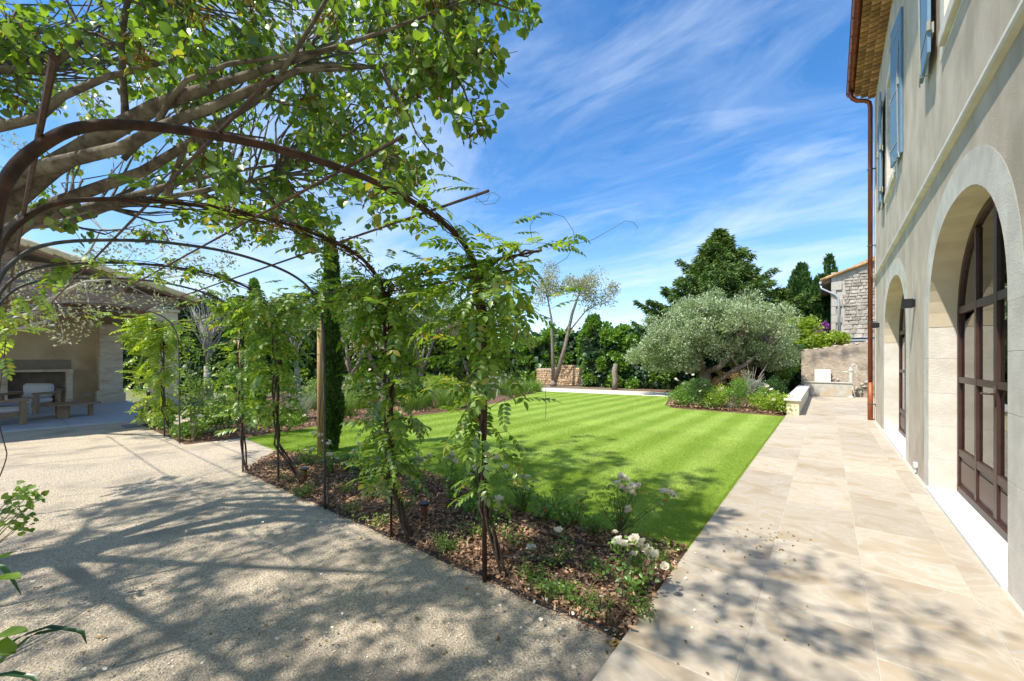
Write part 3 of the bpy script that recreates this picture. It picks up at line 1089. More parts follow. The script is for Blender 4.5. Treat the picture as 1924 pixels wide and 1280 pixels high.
# windows with surrounds and shutters
for wi, (a, b, z0, z1) in enumerate(WIN):
    MB().box(-.004, .22, a - .2, a, z0 - .2, z1 + .2).build('window_surround', 'limestone', house)
    MB().box(-.004, .22, b, b + .2, z0 - .2, z1 + .2).build('window_surround', 'limestone', house)
    MB().box(-.004, .22, a + .001, b - .001, z1, z1 + .2).build('window_surround', 'limestone', house)
    MB().rbox(-.05, .22, a + .001, b - .001, z0 - .14, z0, bev=.008).build('window_sill', 'limestone', house)
    MB().box(-.004, .22, a + .001, b - .001, z0 - .2, z0 - .142).build('window_surround', 'limestone', house)
    wf = MB()
    for (p, q) in ((a, a + .07), (b - .07, b), ((a + b) / 2 - .05, (a + b) / 2 + .05)):
        wf.box(.15, .2, p + .001, q - .001, z0 + .001, z1 - .001)
    for zz in (z0 + .04, z0 + 1.1, z0 + 1.7, z1 - .04):
        wf.box(.153, .197, a + .071, (a + b) / 2 - .051, zz - .035, zz + .035)
        wf.box(.153, .197, (a + b) / 2 + .051, b - .071, zz - .035, zz + .035)
    fo = wf.build('window_frame', 'shutter_edge', house)
    MB().box(.17, .176, a + .05, b - .05, z0, z1).build('pane', 'glass', fo)
    # shutter leaves folded back against the wall
    for side in (-1, 1):
        if wi == 2: continue
        W_ = .68
        hinge = b + .22 if side > 0 else a - .22
        ang = R(5.5)
        root = MB().box(0, .03, 0, 0.001, z0 - .02, z1 + .05)
        leaf = empty('shutter', (-.07, hinge, 0), 0)
        leaf.parent = house
        leaf.rotation_euler = (0, 0, (ang if side < 0 else -ang) * (1 if side < 0 else .4))
        nb = 5
        for k in range(nb):
            u0 = side * (W_ * k / nb + .002); u1 = side * (W_ * (k + 1) / nb - .002)
            MB().rbox(-.03, .0, min(u0, u1), max(u0, u1), z0 - .03, z1 + .06, bev=.003).build('shutter_board', 'shutter_paint', leaf)
        for zz in (z0 + .25, z0 + 1.15, z1 - .2):
            MB().box(.001, .026, min(side * .03, side * (W_ - .03)), max(side * .03, side * (W_ - .03)), zz - .06, zz + .06).build('shutter_batten', 'shutter_edge', leaf)
            st = MB().box(-.036, -.031, min(side * .0, side * (W_ - .1)), max(side * .0, side * (W_ - .1)), zz - .016, zz + .016)
            st.tube([(-.02, -side * .02, zz - .05), (-.02, -side * .02, zz + .05)], .018, 8)
            st.build('strap_hinge', 'iron_grey', leaf)
        cat = MB().tube([(-.036, side * (W_ - .12), z0 + 1.9), (-.05, side * (W_ - .12), z0 + 1.2), (-.036, side * (W_ - .12), z0 + .02)], .009, 6)
        cat.box(-.055, -.031, side * (W_ - .12) - .03, side * (W_ - .12) + .03, z0 + 1.15, z0 + 1.27)
        cat.tube([(-.036, side * (W_ - .12), z0 + .03), (-.036, side * (W_ - .05), z0 - .09)], .008, 6)
        cat.build('shutter_bolt', 'iron_grey', leaf)
        # wall stop below the leaf
        MB().tube([(0.0, hinge + side * .45, z0 - .06), (-.10, hinge + side * .45, z0 - .065), (-.11, hinge + side * .45, z0 - .0)], .007, 6).build('shutter_stop', 'iron_grey', house)

# genoise eaves: three corbelled rows of half-round tiles in mortar, then gutter
rows = [(8.55, .0, .15), (8.66, -.14, .15), (8.77, -.27, .15)]
for ri, (zz, w1, dw) in enumerate(rows):
    MB().box(w1 - dw + .012, .3, -3, UF + .02, zz + .062, zz + .105).build('eaves_mortar', 'mortar', house)
base_tile = None
for ri, (zz, w1, dw) in enumerate(rows):
    u = 2.5 + .06 * ri
    while u < UF - .05:
        if base_tile is None:
            mb = MB()
            nseg = 6
            vs = []
            for w in (-.15, .12):
                for rr in (.085, .068):
                    for q_ in range(nseg + 1):
                        an = math.pi * q_ / nseg
                        vs.append((w, rr * math.cos(an), .065 - rr * .95 * math.sin(an) * -1 - .065))
            k = nseg + 1
            fs = []
            for i in range(nseg):
                fs += [(i, i + 1, 2 * k + i + 1, 2 * k + i), (k + i, 3 * k + i, 3 * k + i + 1, k + i + 1), (i, k + i, k + i + 1, i + 1), (2 * k + i, 2 * k + i + 1, 3 * k + i + 1, 3 * k + i)]
            mb.add(vs, fs)
            base_tile = mb.mesh('eaves_tile', 'terracotta')
        o = bpy.data.objects.new('eaves_tile', base_tile)
        COL.objects.link(o)
        o.parent = house
        o.location = (w1, u, zz - .01)
        u += .172
# roof edge tiles above
rf = MB()
rf.prism([(-.5, 8.92), (.3, 8.92), (4, 10.0), (4, 10.1), (-.5, 8.99)], 1, -3, UF + .05)
rf.build('roof_slope', 'terracotta', house)
# gutter
gt = MB()
gc, gz, gr = -.50, 8.90, .085
pts_o = [(gc + gr * math.cos(t), gz + gr * math.sin(t)) for t in [math.pi + math.pi * i / 10 for i in range(11)]]
pts_i = [(gc + (gr - .006) * math.cos(t), gz + (gr - .006) * math.sin(t)) for t in [2 * math.pi - math.pi * i / 10 for i in range(11)]]
gt.prism(pts_o + pts_i, 1, -3, UF + .05)
gt.tube([(gc - gr, -3, gz + .004), (gc - gr, UF + .05, gz + .004)], .012, 6)
gt.build('gutter', 'copper', house, smooth=False)
for k in range(16):
    u = UF - .12 - k * .62
    sp = MB()
    sp.tube([(gc + (gr + .006) * math.cos(math.pi + math.pi * i / 8), u, gz + (gr + .006) * math.sin(math.pi + math.pi * i / 8)) for i in range(9)], .008, 5)
    sp.build('gutter_bracket', 'copper', house)
dp = MB()
DPW, DPU = -.11, 14.10
dp.tube([(gc, DPU, gz - .07), (gc, DPU, gz - .20), (gc + .03, DPU, gz - .30), (gc + .13, DPU, gz - .40), (DPW - .10, DPU, gz - .46), (DPW - .02, DPU, gz - .54), (DPW, DPU, gz - .68), (DPW, DPU, 1.0)], .05, 12)
dp.build('downpipe', 'copper', house, smooth=True)
MB().tube([(DPW, DPU, 1.02), (DPW, DPU, .035)], .056, 12).build('downpipe_foot', 'copper_orange', house, smooth=True)
for zz in (.45, 2.6, 4.6, 6.6):
    MB().tube([(DPW, DPU, zz - .012), (DPW, DPU, zz + .012)], .062, 12).box(DPW + .05, .0, DPU - .012, DPU + .012, zz - .012, zz + .012).build('pipe_clip', 'grey_iron', house)
# wall lamps and outlet
for u, zz in ((8.02, 2.41), (13.2, 2.45)):
    lb = MB().rbox(-.135, -.02, u - .035, u + .035, zz - .065, zz + .065, bev=.003)
    lb.box(-.02, .001, u - .05, u + .05, zz - .05, zz + .05)
    lb.build('wall_lamp', 'black_paint', house)
MB().rbox(-.04, .001, 7.78, 7.85, .12, .19, bev=.006).tube([(-.02, 7.815, .12), (-.02, 7.815, .05)], .012, 6).build('wall_outlet', 'white_plastic', house)

# ------------------------------------------------------------------ bench (long low wall seat)
bench = empty('stone_bench', (-.8, 14, 0), 0, 'long low cream stone bench along the left edge of the terrace, leading to the trough', 'bench')
MB().rbox(-.10, .20, 0, 7.9, .03, .44, bev=.004).build('bench_base', 'cream_stone', bench)
y = -.06
while y < 7.9:
    y2 = min(y + 2.0, 7.95)
    MB().rbox(-.16, .245, y + .002, y2 - .002, .441, .50, bev=.006).build('bench_slab', 'sillstone', bench)
    y = y2

# ------------------------------------------------------------------ trough, slab, pump, rear wall
trough = empty('stone_trough', (-.78, 22.2, 0), 0, 'long weathered grey stone water trough against the old wall', 'trough')
tm = MB().rbox(0, 1.66, 0, .10, .03, .60, j=.008, bev=.015)
tm.rbox(0, 1.66, .50, .60, .03, .60, j=.008, bev=.015).rbox(0, .10, .101, .499, .03, .60, bev=.01).rbox(1.56, 1.66, .101, .499, .03, .60, bev=.01).box(.1, 1.56, .1, .5, .03, .2)
tm.build('basin', 'trough_stone', trough)
MB().rbox(-.03, 1.69, -.03, .11, .602, .65, j=.006, bev=.012).build('rim', 'trough_stone', trough)
tag(MB().rbox(-.41, .17, 22.72, 22.79, .60, 1.19, bev=.006).build('stone_slab', 'white_stone'), 'plain white square stone panel standing on the back of the trough', 'stone panel')
wallr = empty('garden_wall', (-.9, 22.9, 0), 0, 'old patchy rendered garden wall behind the trough and pump', 'wall')
mb = MB()
prev = None
pts = [(0, 0)] + [(3.4, 0)]
top = [(3.4, 2.42), (2.9, 2.36), (2.3, 2.40), (1.7, 2.26), (1.2, 2.22), (.8, 2.12), (.3, 2.10), (0, 2.0)]
mb.prism(pts + top, 1, 0, .45)
mb.build('wall_body', 'old_wall', wallr)
for i in range(34):
    x, z = random.uniform(.75, 3.2), random.choice([random.uniform(.1, 1.05), random.uniform(.1, .8)])
    mb = MB().blob((x, -.002, z), (random.uniform(.06, .14), .05, random.uniform(.04, .08)), .2)
    mb.build('wall_stone', 'rubble', wallr)
for i in range(9):
    x = .2 + i * .36
    MB().blob((x, .2, np.interp(x, [0, .3, .8, 1.2, 1.7, 2.3, 2.9, 3.4], [2.0, 2.10, 2.12, 2.22, 2.26, 2.40, 2.36, 2.42])), (.21, .24, .06), .15).build('coping_stone', 'old_wall', wallr)

pump = empty('hand_pump', (.83, 22.25, .0), 0, 'cream painted old cast iron hand water pump with curved handle beside the trough', 'pump')
MB().lathe([(.10, .03), (.10, .06), (.045, .09), (.045, .62), (.075, .65), (.075, .70), (.07, .72), (.07, 1.12), (.09, 1.14), (.09, 1.19), (.05, 1.24), (.035, 1.30)], seg=14).build('pump_body', 'pump_paint', pump, smooth=False)
MB().tube([(-.06, 0, 1.07), (-.16, -.01, 1.10), (-.27, -.02, 1.08), (-.33, -.02, 1.03)], [.035, .03, .027, .028], 8).build('spout', 'pump_paint', pump, smooth=True)
MB().tube([(0, 0, 1.28), (.02, 0, 1.37), (.09, 0, 1.44), (.17, 0, 1.40), (.19, 0, 1.27), (.15, 0, 1.12), (.19, 0, .92), (.30, 0, .74)], [.018, .02, .024, .024, .022, .02, .018, .02], 8).build('handle', 'pump_paint', pump, smooth=True)
MB().tube([(.03, 0, .6), (.06, -.03, .4), (.14, -.05, .05)], .022, 8).build('drain_pipe', 'pump_paint', pump, smooth=True)

# ------------------------------------------------------------------ neighbour house
nb = empty('stone_house', (.2, 25, 0), 0, 'old rubble stone gable house with grey downpipe behind the garden wall', 'house')
mb = MB()
mb.prism([(0, 0), (8, 0), (8, 6.0), (4.2, 7.55), (0, 5.62)], 1, .06, 6)
mb.build('gable_wall', 'rubble_joint', nb)
zz = 1.6
while zz < 6.6:
    h = random.uniform(.13, .22)
    x = .42 + random.uniform(0, .12) if zz < 5.9 else 1.5
    while x < 1.9:
        w = random.uniform(.16, .38)
        ztop_ = 5.62 + x * .36
        if zz + h < ztop_ - .02:
            bmm = MB().rbox(x + .012, x + w - .012, .01 + random.uniform(-.015, .02), .1, zz + .012, zz + h - .012, j=.016, bev=.02)
            bmm.build('stone', 'rubble', nb)
        x += w
    zz += h
zz = 1.7
k = 0
while zz < 5.5:
    h = .42 + random.uniform(-.06, .06)
    w = .40 if k % 2 else .62
    MB().rbox(0.0, w - .22, -.012, .3, zz + .006, zz + h - .006, j=.004, bev=.012).build('quoin', 'rubble_joint', nb)
    zz += h; k += 1
for k in range(13):
    x = -.42 + k * .22
    z = 5.66 + (x) * .36
    t = MB().tube([(x, -.10, z + .02), (x + .25, -.10, z + .11)], [.07, .06], 8)
    t.tube([(x, .12, z + .02), (x + .25, .12, z + .11)], [.07, .06], 8)
    t.build('roof_tile', 'terracotta', nb)
MB().prism([(-.42, 5.42), (-.42, 5.48), (4.2, 7.62), (8.4, 5.9), (8.4, 5.84), (4.2, 7.56)], 1, -.12, 6.2).build('roof', 'terracotta', nb)
MB().prism([(-.36, 5.30), (-.02, 5.42), (-.02, 5.62), (-.36, 5.46)], 1, .08, 6).build('rafter_soffit', 'old_wood', nb)
MB().tube([(-.42, -.15, 5.40), (-.42, 6, 5.40)], .06, 8).build('gutter', 'zinc', nb)
MB().tube([(-.42, -.02, 5.34), (-.38, -.06, 5.12), (.16, -.08, 4.75), (.26, -.08, 4.62), (.28, -.08, 4.4), (.28, -.08, 2.3)], .045, 8).build('downpipe', 'zinc', nb, smooth=True)
MB().box(.32, 2.0, -.28, .02, 2.58, 2.64).box(.32, 2.0, -.28, -.26, 2.50, 2.66).build('flashing', 'zinc', nb)
MB().box(.32, 2.0, -.24, .055, 0, 2.57).build('lean_to', 'rubble_joint', nb)

# far left dry stone wall piece
sw = empty('dry_stone_wall', (-15.4, 22.4, 0), R(-2), 'low golden dry stone wall between hedges at the end of the path', 'wall')
MB().box(.05, 3.85, .06, .5, 0, 1.05).build('wall_core', 'rubble_joint', sw)
zz = 0
while zz < 1.35:
    h = random.uniform(.11, .19)
    x = 0
    while x < 3.9:
        w = random.uniform(.14, .34)
        lim = 1.0 + .42 * math.exp(-((x - 2.2) / 1.1) ** 2)
        if zz + h < lim:
            MB().rbox(x + .008, x + w - .008, random.uniform(-.03, .02), .3, zz + .008, zz + h - .008, j=.015, bev=.02).build('stone', 'gold_stone', sw)
        x += w
    zz += h

# ------------------------------------------------------------------ pool house
ph = empty('pool_house', (-14.3, 3.0, 0), 0, 'open fronted summer house with timber gable and stone pillars at the end of the gravel', 'summer house')
PX_, PYo = 0, 0
# floor slabs (each slab a piece)
for i in range(4):
    for jx in range(3):
        MB().rbox(-.02 - 2.4 * (jx + 1) + .004, -.02 - 2.4 * jx - .004, -.65 - 1.8 * (i + 1) + .004 + (.55 if i == 0 else .55), -.65 - 1.8 * i - .004 + .55, -.01, .035, bev=.003).build('floor_slab', 'grey_slab', ph)
MB().rbox(-7.4, .6, -.095, .3, -.01, .034, bev=.003).build('floor_slab', 'grey_slab', ph)
MB().box(-7.5, -7.2, -8, -.5, 0, 4.2).build('back_wall', 'pool_render', ph)
MB().box(-7.5, -6.6, -8.3, -8.0, 0, 3.2).build('side_wall', 'pool_render', ph)


def pillar(x, y, w):
    p = empty('pillar', (x, y, 0)); p.parent = ph
    MB().rbox(-w / 2 - .07, w / 2 + .07, -w / 2 - .07, w / 2 + .07, .03, .50, bev=.012).build('pillar_base', 'pool_stone', p)
    z = .501
    for h in (.62, .55, .60, .58):
        MB().rbox(-w / 2, w / 2, -w / 2, w / 2, z, z + h - .003, bev=.005).build('pillar_block', 'pool_stone', p)
        z += h
    MB().rbox(-w / 2 - .04, w / 2 + .04, -w / 2 - .04, w / 2 + .04, z, z + .07, bev=.01).build('capital', 'pool_stone', p)


pillar(-6.9, -.35, .62)
pillar(.55, -.28, .50)
# beams and gable boards
MB().rbox(.36, .62, -9, .02, 2.93, 3.28, j=.01, bev=.01).build('tie_beam', 'old_wood', ph)
MB().rbox(-7.4, .1, -.55, -.25, 2.93, 3.2, j=.01, bev=.01).build('wall_plate', 'old_wood', ph)
for k in range(7):
    z0 = 3.282 + k * .17
    ymax = .1 - (z0 + .17 - 3.14) / .29
    if ymax < -6: break
    MB().rbox(.40, .46, -9, ymax, z0, z0 + .164, j=.002, bev=.004).build('gable_board', 'old_wood', ph)
zr = lambda y: 3.18 - (y - .32) * .29
MB().prism([(.38, zr(.38) - .03), (.38, zr(.38) + .05), (-4.8, zr(-4.8) + .05), (-10, zr(-4.8) - 1.5 + .05), (-10, zr(-4.8) - 1.5 - .03), (-4.8, zr(-4.8) - .03)], 0, -7.8, .80).build('roof_deck', 'old_wood', ph)
for k in range(14):
    y = .40 - k * .37
    for xo in (.80,):
        MB().tube([(xo, y, zr(y) + .09), (xo, y - .42, zr(y - .42) + .115)], [.085, .07], 8).build('verge_tile', 'cream_stone', ph)
for k in range(24):
    x = .6 - k * .23
    MB().tube([(x, .48, zr(.48) + .09), (x, -1.2, zr(-1.2) + .10)], [.09, .085], 6).build('roof_tile', 'terracotta', ph)
for k in range(9):
    x = -.3 - k * .8
    MB().prism([(.30, zr(.30) - .16), (.30, zr(.30) - .035), (-4.8, zr(-4.8) - .035), (-4.8, zr(-4.8) - .16)], 0, x - .05, x + .05).build('rafter', 'old_wood', ph)
# hearth and worktop on the back wall (faces +x)
B = -7.2
MB().box(B, B + .03, -4.6, -1.32, 1.29, 1.62).build('splash_band', 'band_grey', ph)
MB().rbox(B, B + .62, -2.92, -1.30, 1.20, 1.285, bev=.006).build('hearth_mantel', 'pool_stone', ph)
MB().box(B, B + .60, -1.47, -1.32, .035, 1.20).build('hearth_side', 'pool_stone', ph)
MB().box(B, B + .60, -2.92, -2.75, .035, 1.20).build('hearth_side', 'pool_stone', ph)
MB().box(B, B + .05, -2.75, -1.47, .035, 1.20).box(B + .05, B + .58, -2.75, -1.47, .55, .60).build('hearth_back', 'hearth_dark', ph)
MB().rbox(B, B + .62, -6.0, -2.93, .86, .93, bev=.006).build('worktop', 'pool_stone', ph)
MB().box(B, B + .5, -6.0, -2.93, .935, 1.14).build('sink_unit', 'band_grey', ph)
MB().box(B, B + .55, -6.0, -2.93, .035, .855).build('cupboard', 'hearth_dark', ph)
MB().rbox(B, B + .03, -.98, -.80, .28, .38, bev=.004).build('wall_socket', 'white_plastic', ph)
tag(MB().rbox(-13.55, -12.95, 1.88, 2.15, -.003, .02, bev=.004).build('manhole_cover', 'manhole'), 'small grey metal drain cover in the gravel before the summer house', 'drain cover')


# furniture under the roof
def armchair(name, loc, rz, label, width=.8, cat='armchair'):
    t = empty(name, loc, rz, label, cat)
    w = width / 2
    for sx in (-1, 1):
        f = MB()
        f.rbox(sx * w - .045, sx * w + .045, -.42, -.32, .0, .56, bev=.01)
        f.build('leg', 'teak', t)
        MB().rbox(sx * w - .045, sx * w + .045, .30, .40, .0, .56, bev=.01).build('leg', 'teak', t)
        MB().rbox(sx * w - .055, sx * w + .055, -.46, .44, .561, .62, bev=.012).build('armrest', 'teak', t)
    MB().rbox(-w + .046, w - .046, -.40, .38, .20, .29, bev=.01).build('seat_frame', 'teak', t)
    MB().rbox(-w + .046, w - .046, .40, .45, .28, .70, bev=.01).build('back_frame', 'teak', t)
    n_ = max(1, round(width / .8))
    for i in range(n_):
        a = -w + .05 + (2 * w - .1) * i / n_ + .005; b = -w + .05 + (2 * w - .1) * (i + 1) / n_ - .005
        c1 = MB().rbox(a, b, -.44, .30, .292, .45, j=.006, bev=.045); c1.build('seat_cushion', 'cushion', t)
        c2 = MB().rbox(a, b, .16, .36, .452, .86, j=.012, bev=.06); o = c2.build('back_cushion', 'cushion', t)
    return t


armchair('armchair', (-18.55, .65, .035), R(52), 'wooden armchair with white cushions nearest the hearth, behind the coffee table')
armchair('sofa', (-16.2, -.25, .035), R(200), 'wooden sofa with pale cushions cut by the left edge of the view', 1.9, 'sofa')
tag(MB().rbox(-16.2, -15.6, .05, .5, .49, .53, j=.02, bev=.015).rbox(-15.72, -15.60, .30, .56, .25, .50, j=.02, bev=.012).build('throw_blanket', 'throw'), 'grey blue throw blanket lying over the sofa end', 'blanket')
ct = empty('coffee_table', (-16.6, 1.32, .035), 0, 'round low slatted wooden coffee table on three slab legs under the summer house', 'table')
for k in range(8):
    x = -.49 + k * .14
    hl = math.sqrt(max(.01, .58 ** 2 - (x) ** 2)) - .01
    MB().rbox(x - .065, x + .065, -hl, hl, .335, .375, bev=.006).build('slat', 'teak', ct)
for an in (90, 210, 330):
    c, s = math.cos(R(an)), math.sin(R(an))
    MB().rbox(-.05, .05, -.11, .11, 0, .334, bev=.008).build('leg', 'teak', ct, loc=(c * .36, s * .36, 0), rot=(0, 0, R(an)))

# ------------------------------------------------------------------ pergola
perg = empty('pergola', (-1.95, 1.08, 0), 0, 'rusty iron hoop pergola tunnel over the gravel path', 'pergola')
def smooth_path(P, k=4):
    out = []
    for i in range(len(P) - 1):
        p0, p1, p2, p3 = P[max(i - 1, 0)], P[i], P[i + 1], P[min(i + 2, len(P) - 1)]
        for j in range(k):
            t = j / k
            out.append(tuple(.5 * (2 * b + (c - a) * t + (2 * a - 5 * b + 4 * c - d) * t * t + (-a + 3 * b - 3 * c + d) * t ** 3) for a, b, c, d in zip(p0, p1, p2, p3)))
    return out + [P[-1]]


HOOPX = [-1.95, -3.07, -4.25, -5.41, -6.58, -9.79, -10.92, -12.28]
HW = [(2.180, 0), (2.172, 1.2), (2.165, 1.82), (2.148, 2.05), (2.11, 2.18), (2.04, 2.32), (1.93, 2.42), (1.75, 2.50), (1.5, 2.555), (1.25, 2.58), (1.0, 2.575), (.75, 2.55), (.5, 2.50), (.3, 2.44), (.17, 2.37), (.09, 2.28), (.03, 2.17), (.0, 2.03), (-.01, 1.8), (-.02, 0)]
for i, x in enumerate(HOOPX):
    r = .018 if i == 0 else .0125
    sh = random.uniform(-.01, .01)
    MB().tube([(x + 1.95, y - 1.08, z + (sh if z > 1.5 else 0)) for y, z in HW[:2] + smooth_path(HW[2:-1]) + HW[-1:]], r, 8).build('hoop', 'rust_iron' if i < 2 else 'grey_iron', perg, smooth=True)
for (y, z) in ((.085, 2.31), (.56, 2.53), (1.07, 2.555), (1.63, 2.51), (2.14, 2.30)):
    MB().tube([(.52, y - 1.08, z), (-6, y - 1.08, z), (-10.6, y - 1.08, z)], .008, 6).build('purlin', 'rust_iron', perg)
MB().tube([(.30, 2.12 - 1.08, 2.20), (-4.7, 2.12 - 1.08, 2.20)], .008, 6).build('purlin', 'rust_iron', perg)
# ties near ground
EDG = MB()
px = -.95
edge_pts = []
for k in range(48):
    x = -.92 - k * .12
    edge_pts.append((x, 2.20 + .012 * math.sin(k * .9)))
EDG.add([(x, y, z) for x, y in edge_pts for z in (-.01, .024)] + [(x, y + .006, z) for x, y in edge_pts for z in (-.01, .024)], [])
n_ = len(edge_pts)
b0 = 0
for i in range(n_ - 1):
    a, b, c, d = 2 * i, 2 * i + 1, 2 * i + 2, 2 * i + 3
    o_ = 2 * n_
    EDG.f += [(a, c, d, b), (o_ + a, o_ + b, o_ + d, o_ + c), (b, d, o_ + d, o_ + b)]
tag(EDG.build('metal_edging', 'edging'), 'thin dark metal edging strip between the gravel and the near planting bed', 'edging')
EL = MB()
lp = [(-.92, 3.56), (-1.6, 3.44), (-2.34, 3.34), (-3.2, 3.48), (-4.2, 3.70), (-5.4, 3.53), (-6.6, 3.18), (-7.55, 3.02)]
for (x0, y0), (x1, y1) in zip(lp[:-1], lp[1:]):
    EL.add([(x0, y0, 0), (x1, y1, 0), (x1, y1, .03), (x0, y0, .03), (x0, y0 + .008, 0), (x1, y1 + .008, 0), (x1, y1 + .008, .03), (x0, y0 + .008, .03)], [(0, 1, 2, 3), (4, 7, 6, 5), (3, 2, 6, 7)])
tag(EL.build('metal_edging', 'edging'), 'dark lawn edging strip along the back of the near bed', 'edging')
# drip hoses
tag(MB().tube([(-5.4, 3.1, .07), (-4.6, 3.12, .075), (-3.8, 2.98, .07), (-3.1, 3.0, .075), (-2.5, 3.05, .07), (-2.0, 3.0, .075), (-1.6, 3.02, .07), (-1.25, 3.15, .07)], .011, 6).build('drip_hose', 'hose', smooth=True), 'brown irrigation hose winding along the back of the near bed', 'hose')
tag(MB().tube([(-3.9, 2.35, .06), (-3.5, 2.5, .065), (-3.2, 2.46, .06)], .010, 6).build('drip_hose', 'hose', smooth=True), 'short length of brown hose surfacing between the first pergola posts', 'hose')
tag(MB().tube([(-1.9, 2.55, .055), (-1.6, 2.63, .065), (-1.35, 2.78, .07), (-1.25, 3.0, .07), (-1.35, 3.1, .06)], .011, 6).build('drip_hose', 'hose', smooth=True), 'curved end of hose by the terrace corner of the bed', 'hose')
tag(MB().blob((-1.92, 2.72, .06), (.055, .045, .03), .12).build('fieldstone', 'pebble'), 'rounded beige stone lying on the bark near the terrace', 'stone')

# bollard lights
for (x, y, label) in ((*ground_at(572, 905).xy, 'short rusty garden light with dark round cap by the third pergola post'), (*ground_at(797, 972, .03).xy, 'short rusty garden light with a tilted glass top between the two leafy vines')):
    t = empty('garden_light', (x, y, .03), 0, label, 'garden light', 'garden lights in the near bed')
    MB().lathe([(.035, 0), (.035, .13)], seg=12).build('stem', 'bollard_rust', t)
    o = MB().lathe([(.055, 0), (.058, .008), (.052, .018)], seg=14).build('lamp_head', 'black_paint', t, loc=(0, 0, .131))


# ------------------------------------------------------------------ plants: generic builders
def bez(a, b, sag=0.0, side=(0, 0, 0), n=6, wob=0.0):
    a, b, s_ = Vector(a), Vector(b), Vector(side)
    out = []
    for i in range(n + 1):
        t = i / n
        p = a.lerp(b, t) + s_ * (4 * t * (1 - t)) + Vector((0, 0, sag * 4 * t * (1 - t)))
        if 0 < i < n and wob: p += Vector([random.uniform(-wob, wob) for _ in range(3)])
        out.append(p)
    return out


def shrub(name, label, cat, loc, r, n, size, mat, tmpl=DIAM, group=None, zb=.4, nc=None, stems=5, stem_mat='green_stem', flowers=0, fsize=.04, up=0.3, W=None):
    """small bush: stems + clumped leaves (+ flower heads)"""
    t = empty(name, loc, 0, label, cat, group)
    rx, ry, rz = r
    nc = nc or max(6, int(n / 60))
    d = rdir(nc)
    c = d * (rng.random(nc)[:, None] ** .45) * np.array([rx, ry, rz * .5]) * .8
    c[:, 2] += rz * .52
    P, O = clumps(c, np.full(nc, max(rx, ry) * .33) * rng.uniform(.6, 1.25, nc), n / nc, flat=.8, shell=.1)
    P[:, 2] = np.maximum(P[:, 2], .02)
    D = O + rdir(len(P)) * .8 + np.array([0, 0, up])
    foliage('foliage', tmpl, P, D, rdir(len(P), .8), rng.uniform(.65, 1.3, len(P)) * size, mat, t)
    if stems:
        mb = MB()
        for i in range(stems):
            e = c[rng.integers(nc)]
            mb.tube(bez((random.uniform(-.04, .04), random.uniform(-.04, .04), 0), e, wob=.01, n=3), [.008, .006, .004, .003], 4)
        mb.build('stem', stem_mat, t)
    for k in range(flowers):
        dd = rdir(1)[0]; dd[2] = abs(dd[2]) * .7 + .3
        q = np.array([rx * dd[0] * .9, ry * dd[1] * .9, rz * .45 + rz * .6 * dd[2]])
        rose_head('flower', q, fsize, t)
    return t


ROSES = {}


def rose_mesh(seed, nl=12):
    r_ = np.random.default_rng(seed)
    Vs, Fs, b = [], [], 0
    cup = (np.array([(0, -.18, 0), (0, .18, 0), (.5, .45, .10), (.5, -.45, .10), (.95, .32, .38), (.95, -.32, .38)]), np.array([[0, 1, 2, 3], [3, 2, 4, 5]]))
    for ring, (cnt, tilt, sc_) in enumerate(((6, .25, 1.0), (5, .8, .8), (4, 1.6, .55))):
        for k in range(cnt):
            an = 2 * math.pi * (k + .4 * ring) / cnt + r_.uniform(-.2, .2)
            d_ = np.array([[math.cos(an), math.sin(an), tilt]])
            n_ = np.array([[-math.cos(an) * tilt, -math.sin(an) * tilt, 1.0]]) + r_.uniform(-.2, .2, (1, 3))
            V, F = scatter(cup, np.array([[0, 0, .05 * ring]]), d_, n_, np.array([sc_ * r_.uniform(.85, 1.1)]))
            Vs.append(V); Fs.append(F + b); b += len(V)
    return npmesh('flower', np.concatenate(Vs), tri(np.concatenate(Fs)), 'petal')


for s_ in range(4): ROSES[s_] = rose_mesh(s_)


def rose_head(name, q, size, parent):
    o = bpy.data.objects.new(name, ROSES[random.randrange(4)])
    COL.objects.link(o)
    o.parent = parent
    o.location = tuple(q)
    o.scale = (size,) * 3
    o.rotation_euler = (random.uniform(-.7, .7), random.uniform(-.7, .7), random.uniform(0, 6))
    return o


def grass_clump(label, loc, r, h, n, mat='L_grass', group=None, w=.008, cat='ornamental grass', name='grass_clump', lean=.6, plume=0):
    t = empty(name, loc, 0, label, cat, group)
    P = np.column_stack([rng.normal(0, r * .25, n), rng.normal(0, r * .25, n), np.zeros(n)])
    D = rdir(n) * lean
    D[:, 2] = 1
    bl = (np.array([(0, .5, 0), (0, -.5, 0), (.5, .4, 0.02), (.5, -.4, 0.02), (1, .0, -.25)]), np.array([[0, 1, 3, 2], [2, 3, 4, 4]]))
    foliage('foliage', bl, P, D, rdir(n, .5), rng.uniform(.5, 1.1, n) * h, mat, t, W=np.full(n, w))
    if plume:
        m_ = plume
        Pp = np.column_stack([rng.normal(0, r * .5, m_), rng.normal(0, r * .5, m_), h * rng.uniform(.8, 1.15, m_)])
        foliage('flower_spikes', NARROW, Pp, rdir(m_, 2), rdir(m_), rng.uniform(.06, .14, m_), 'L_grey', t)
    return t


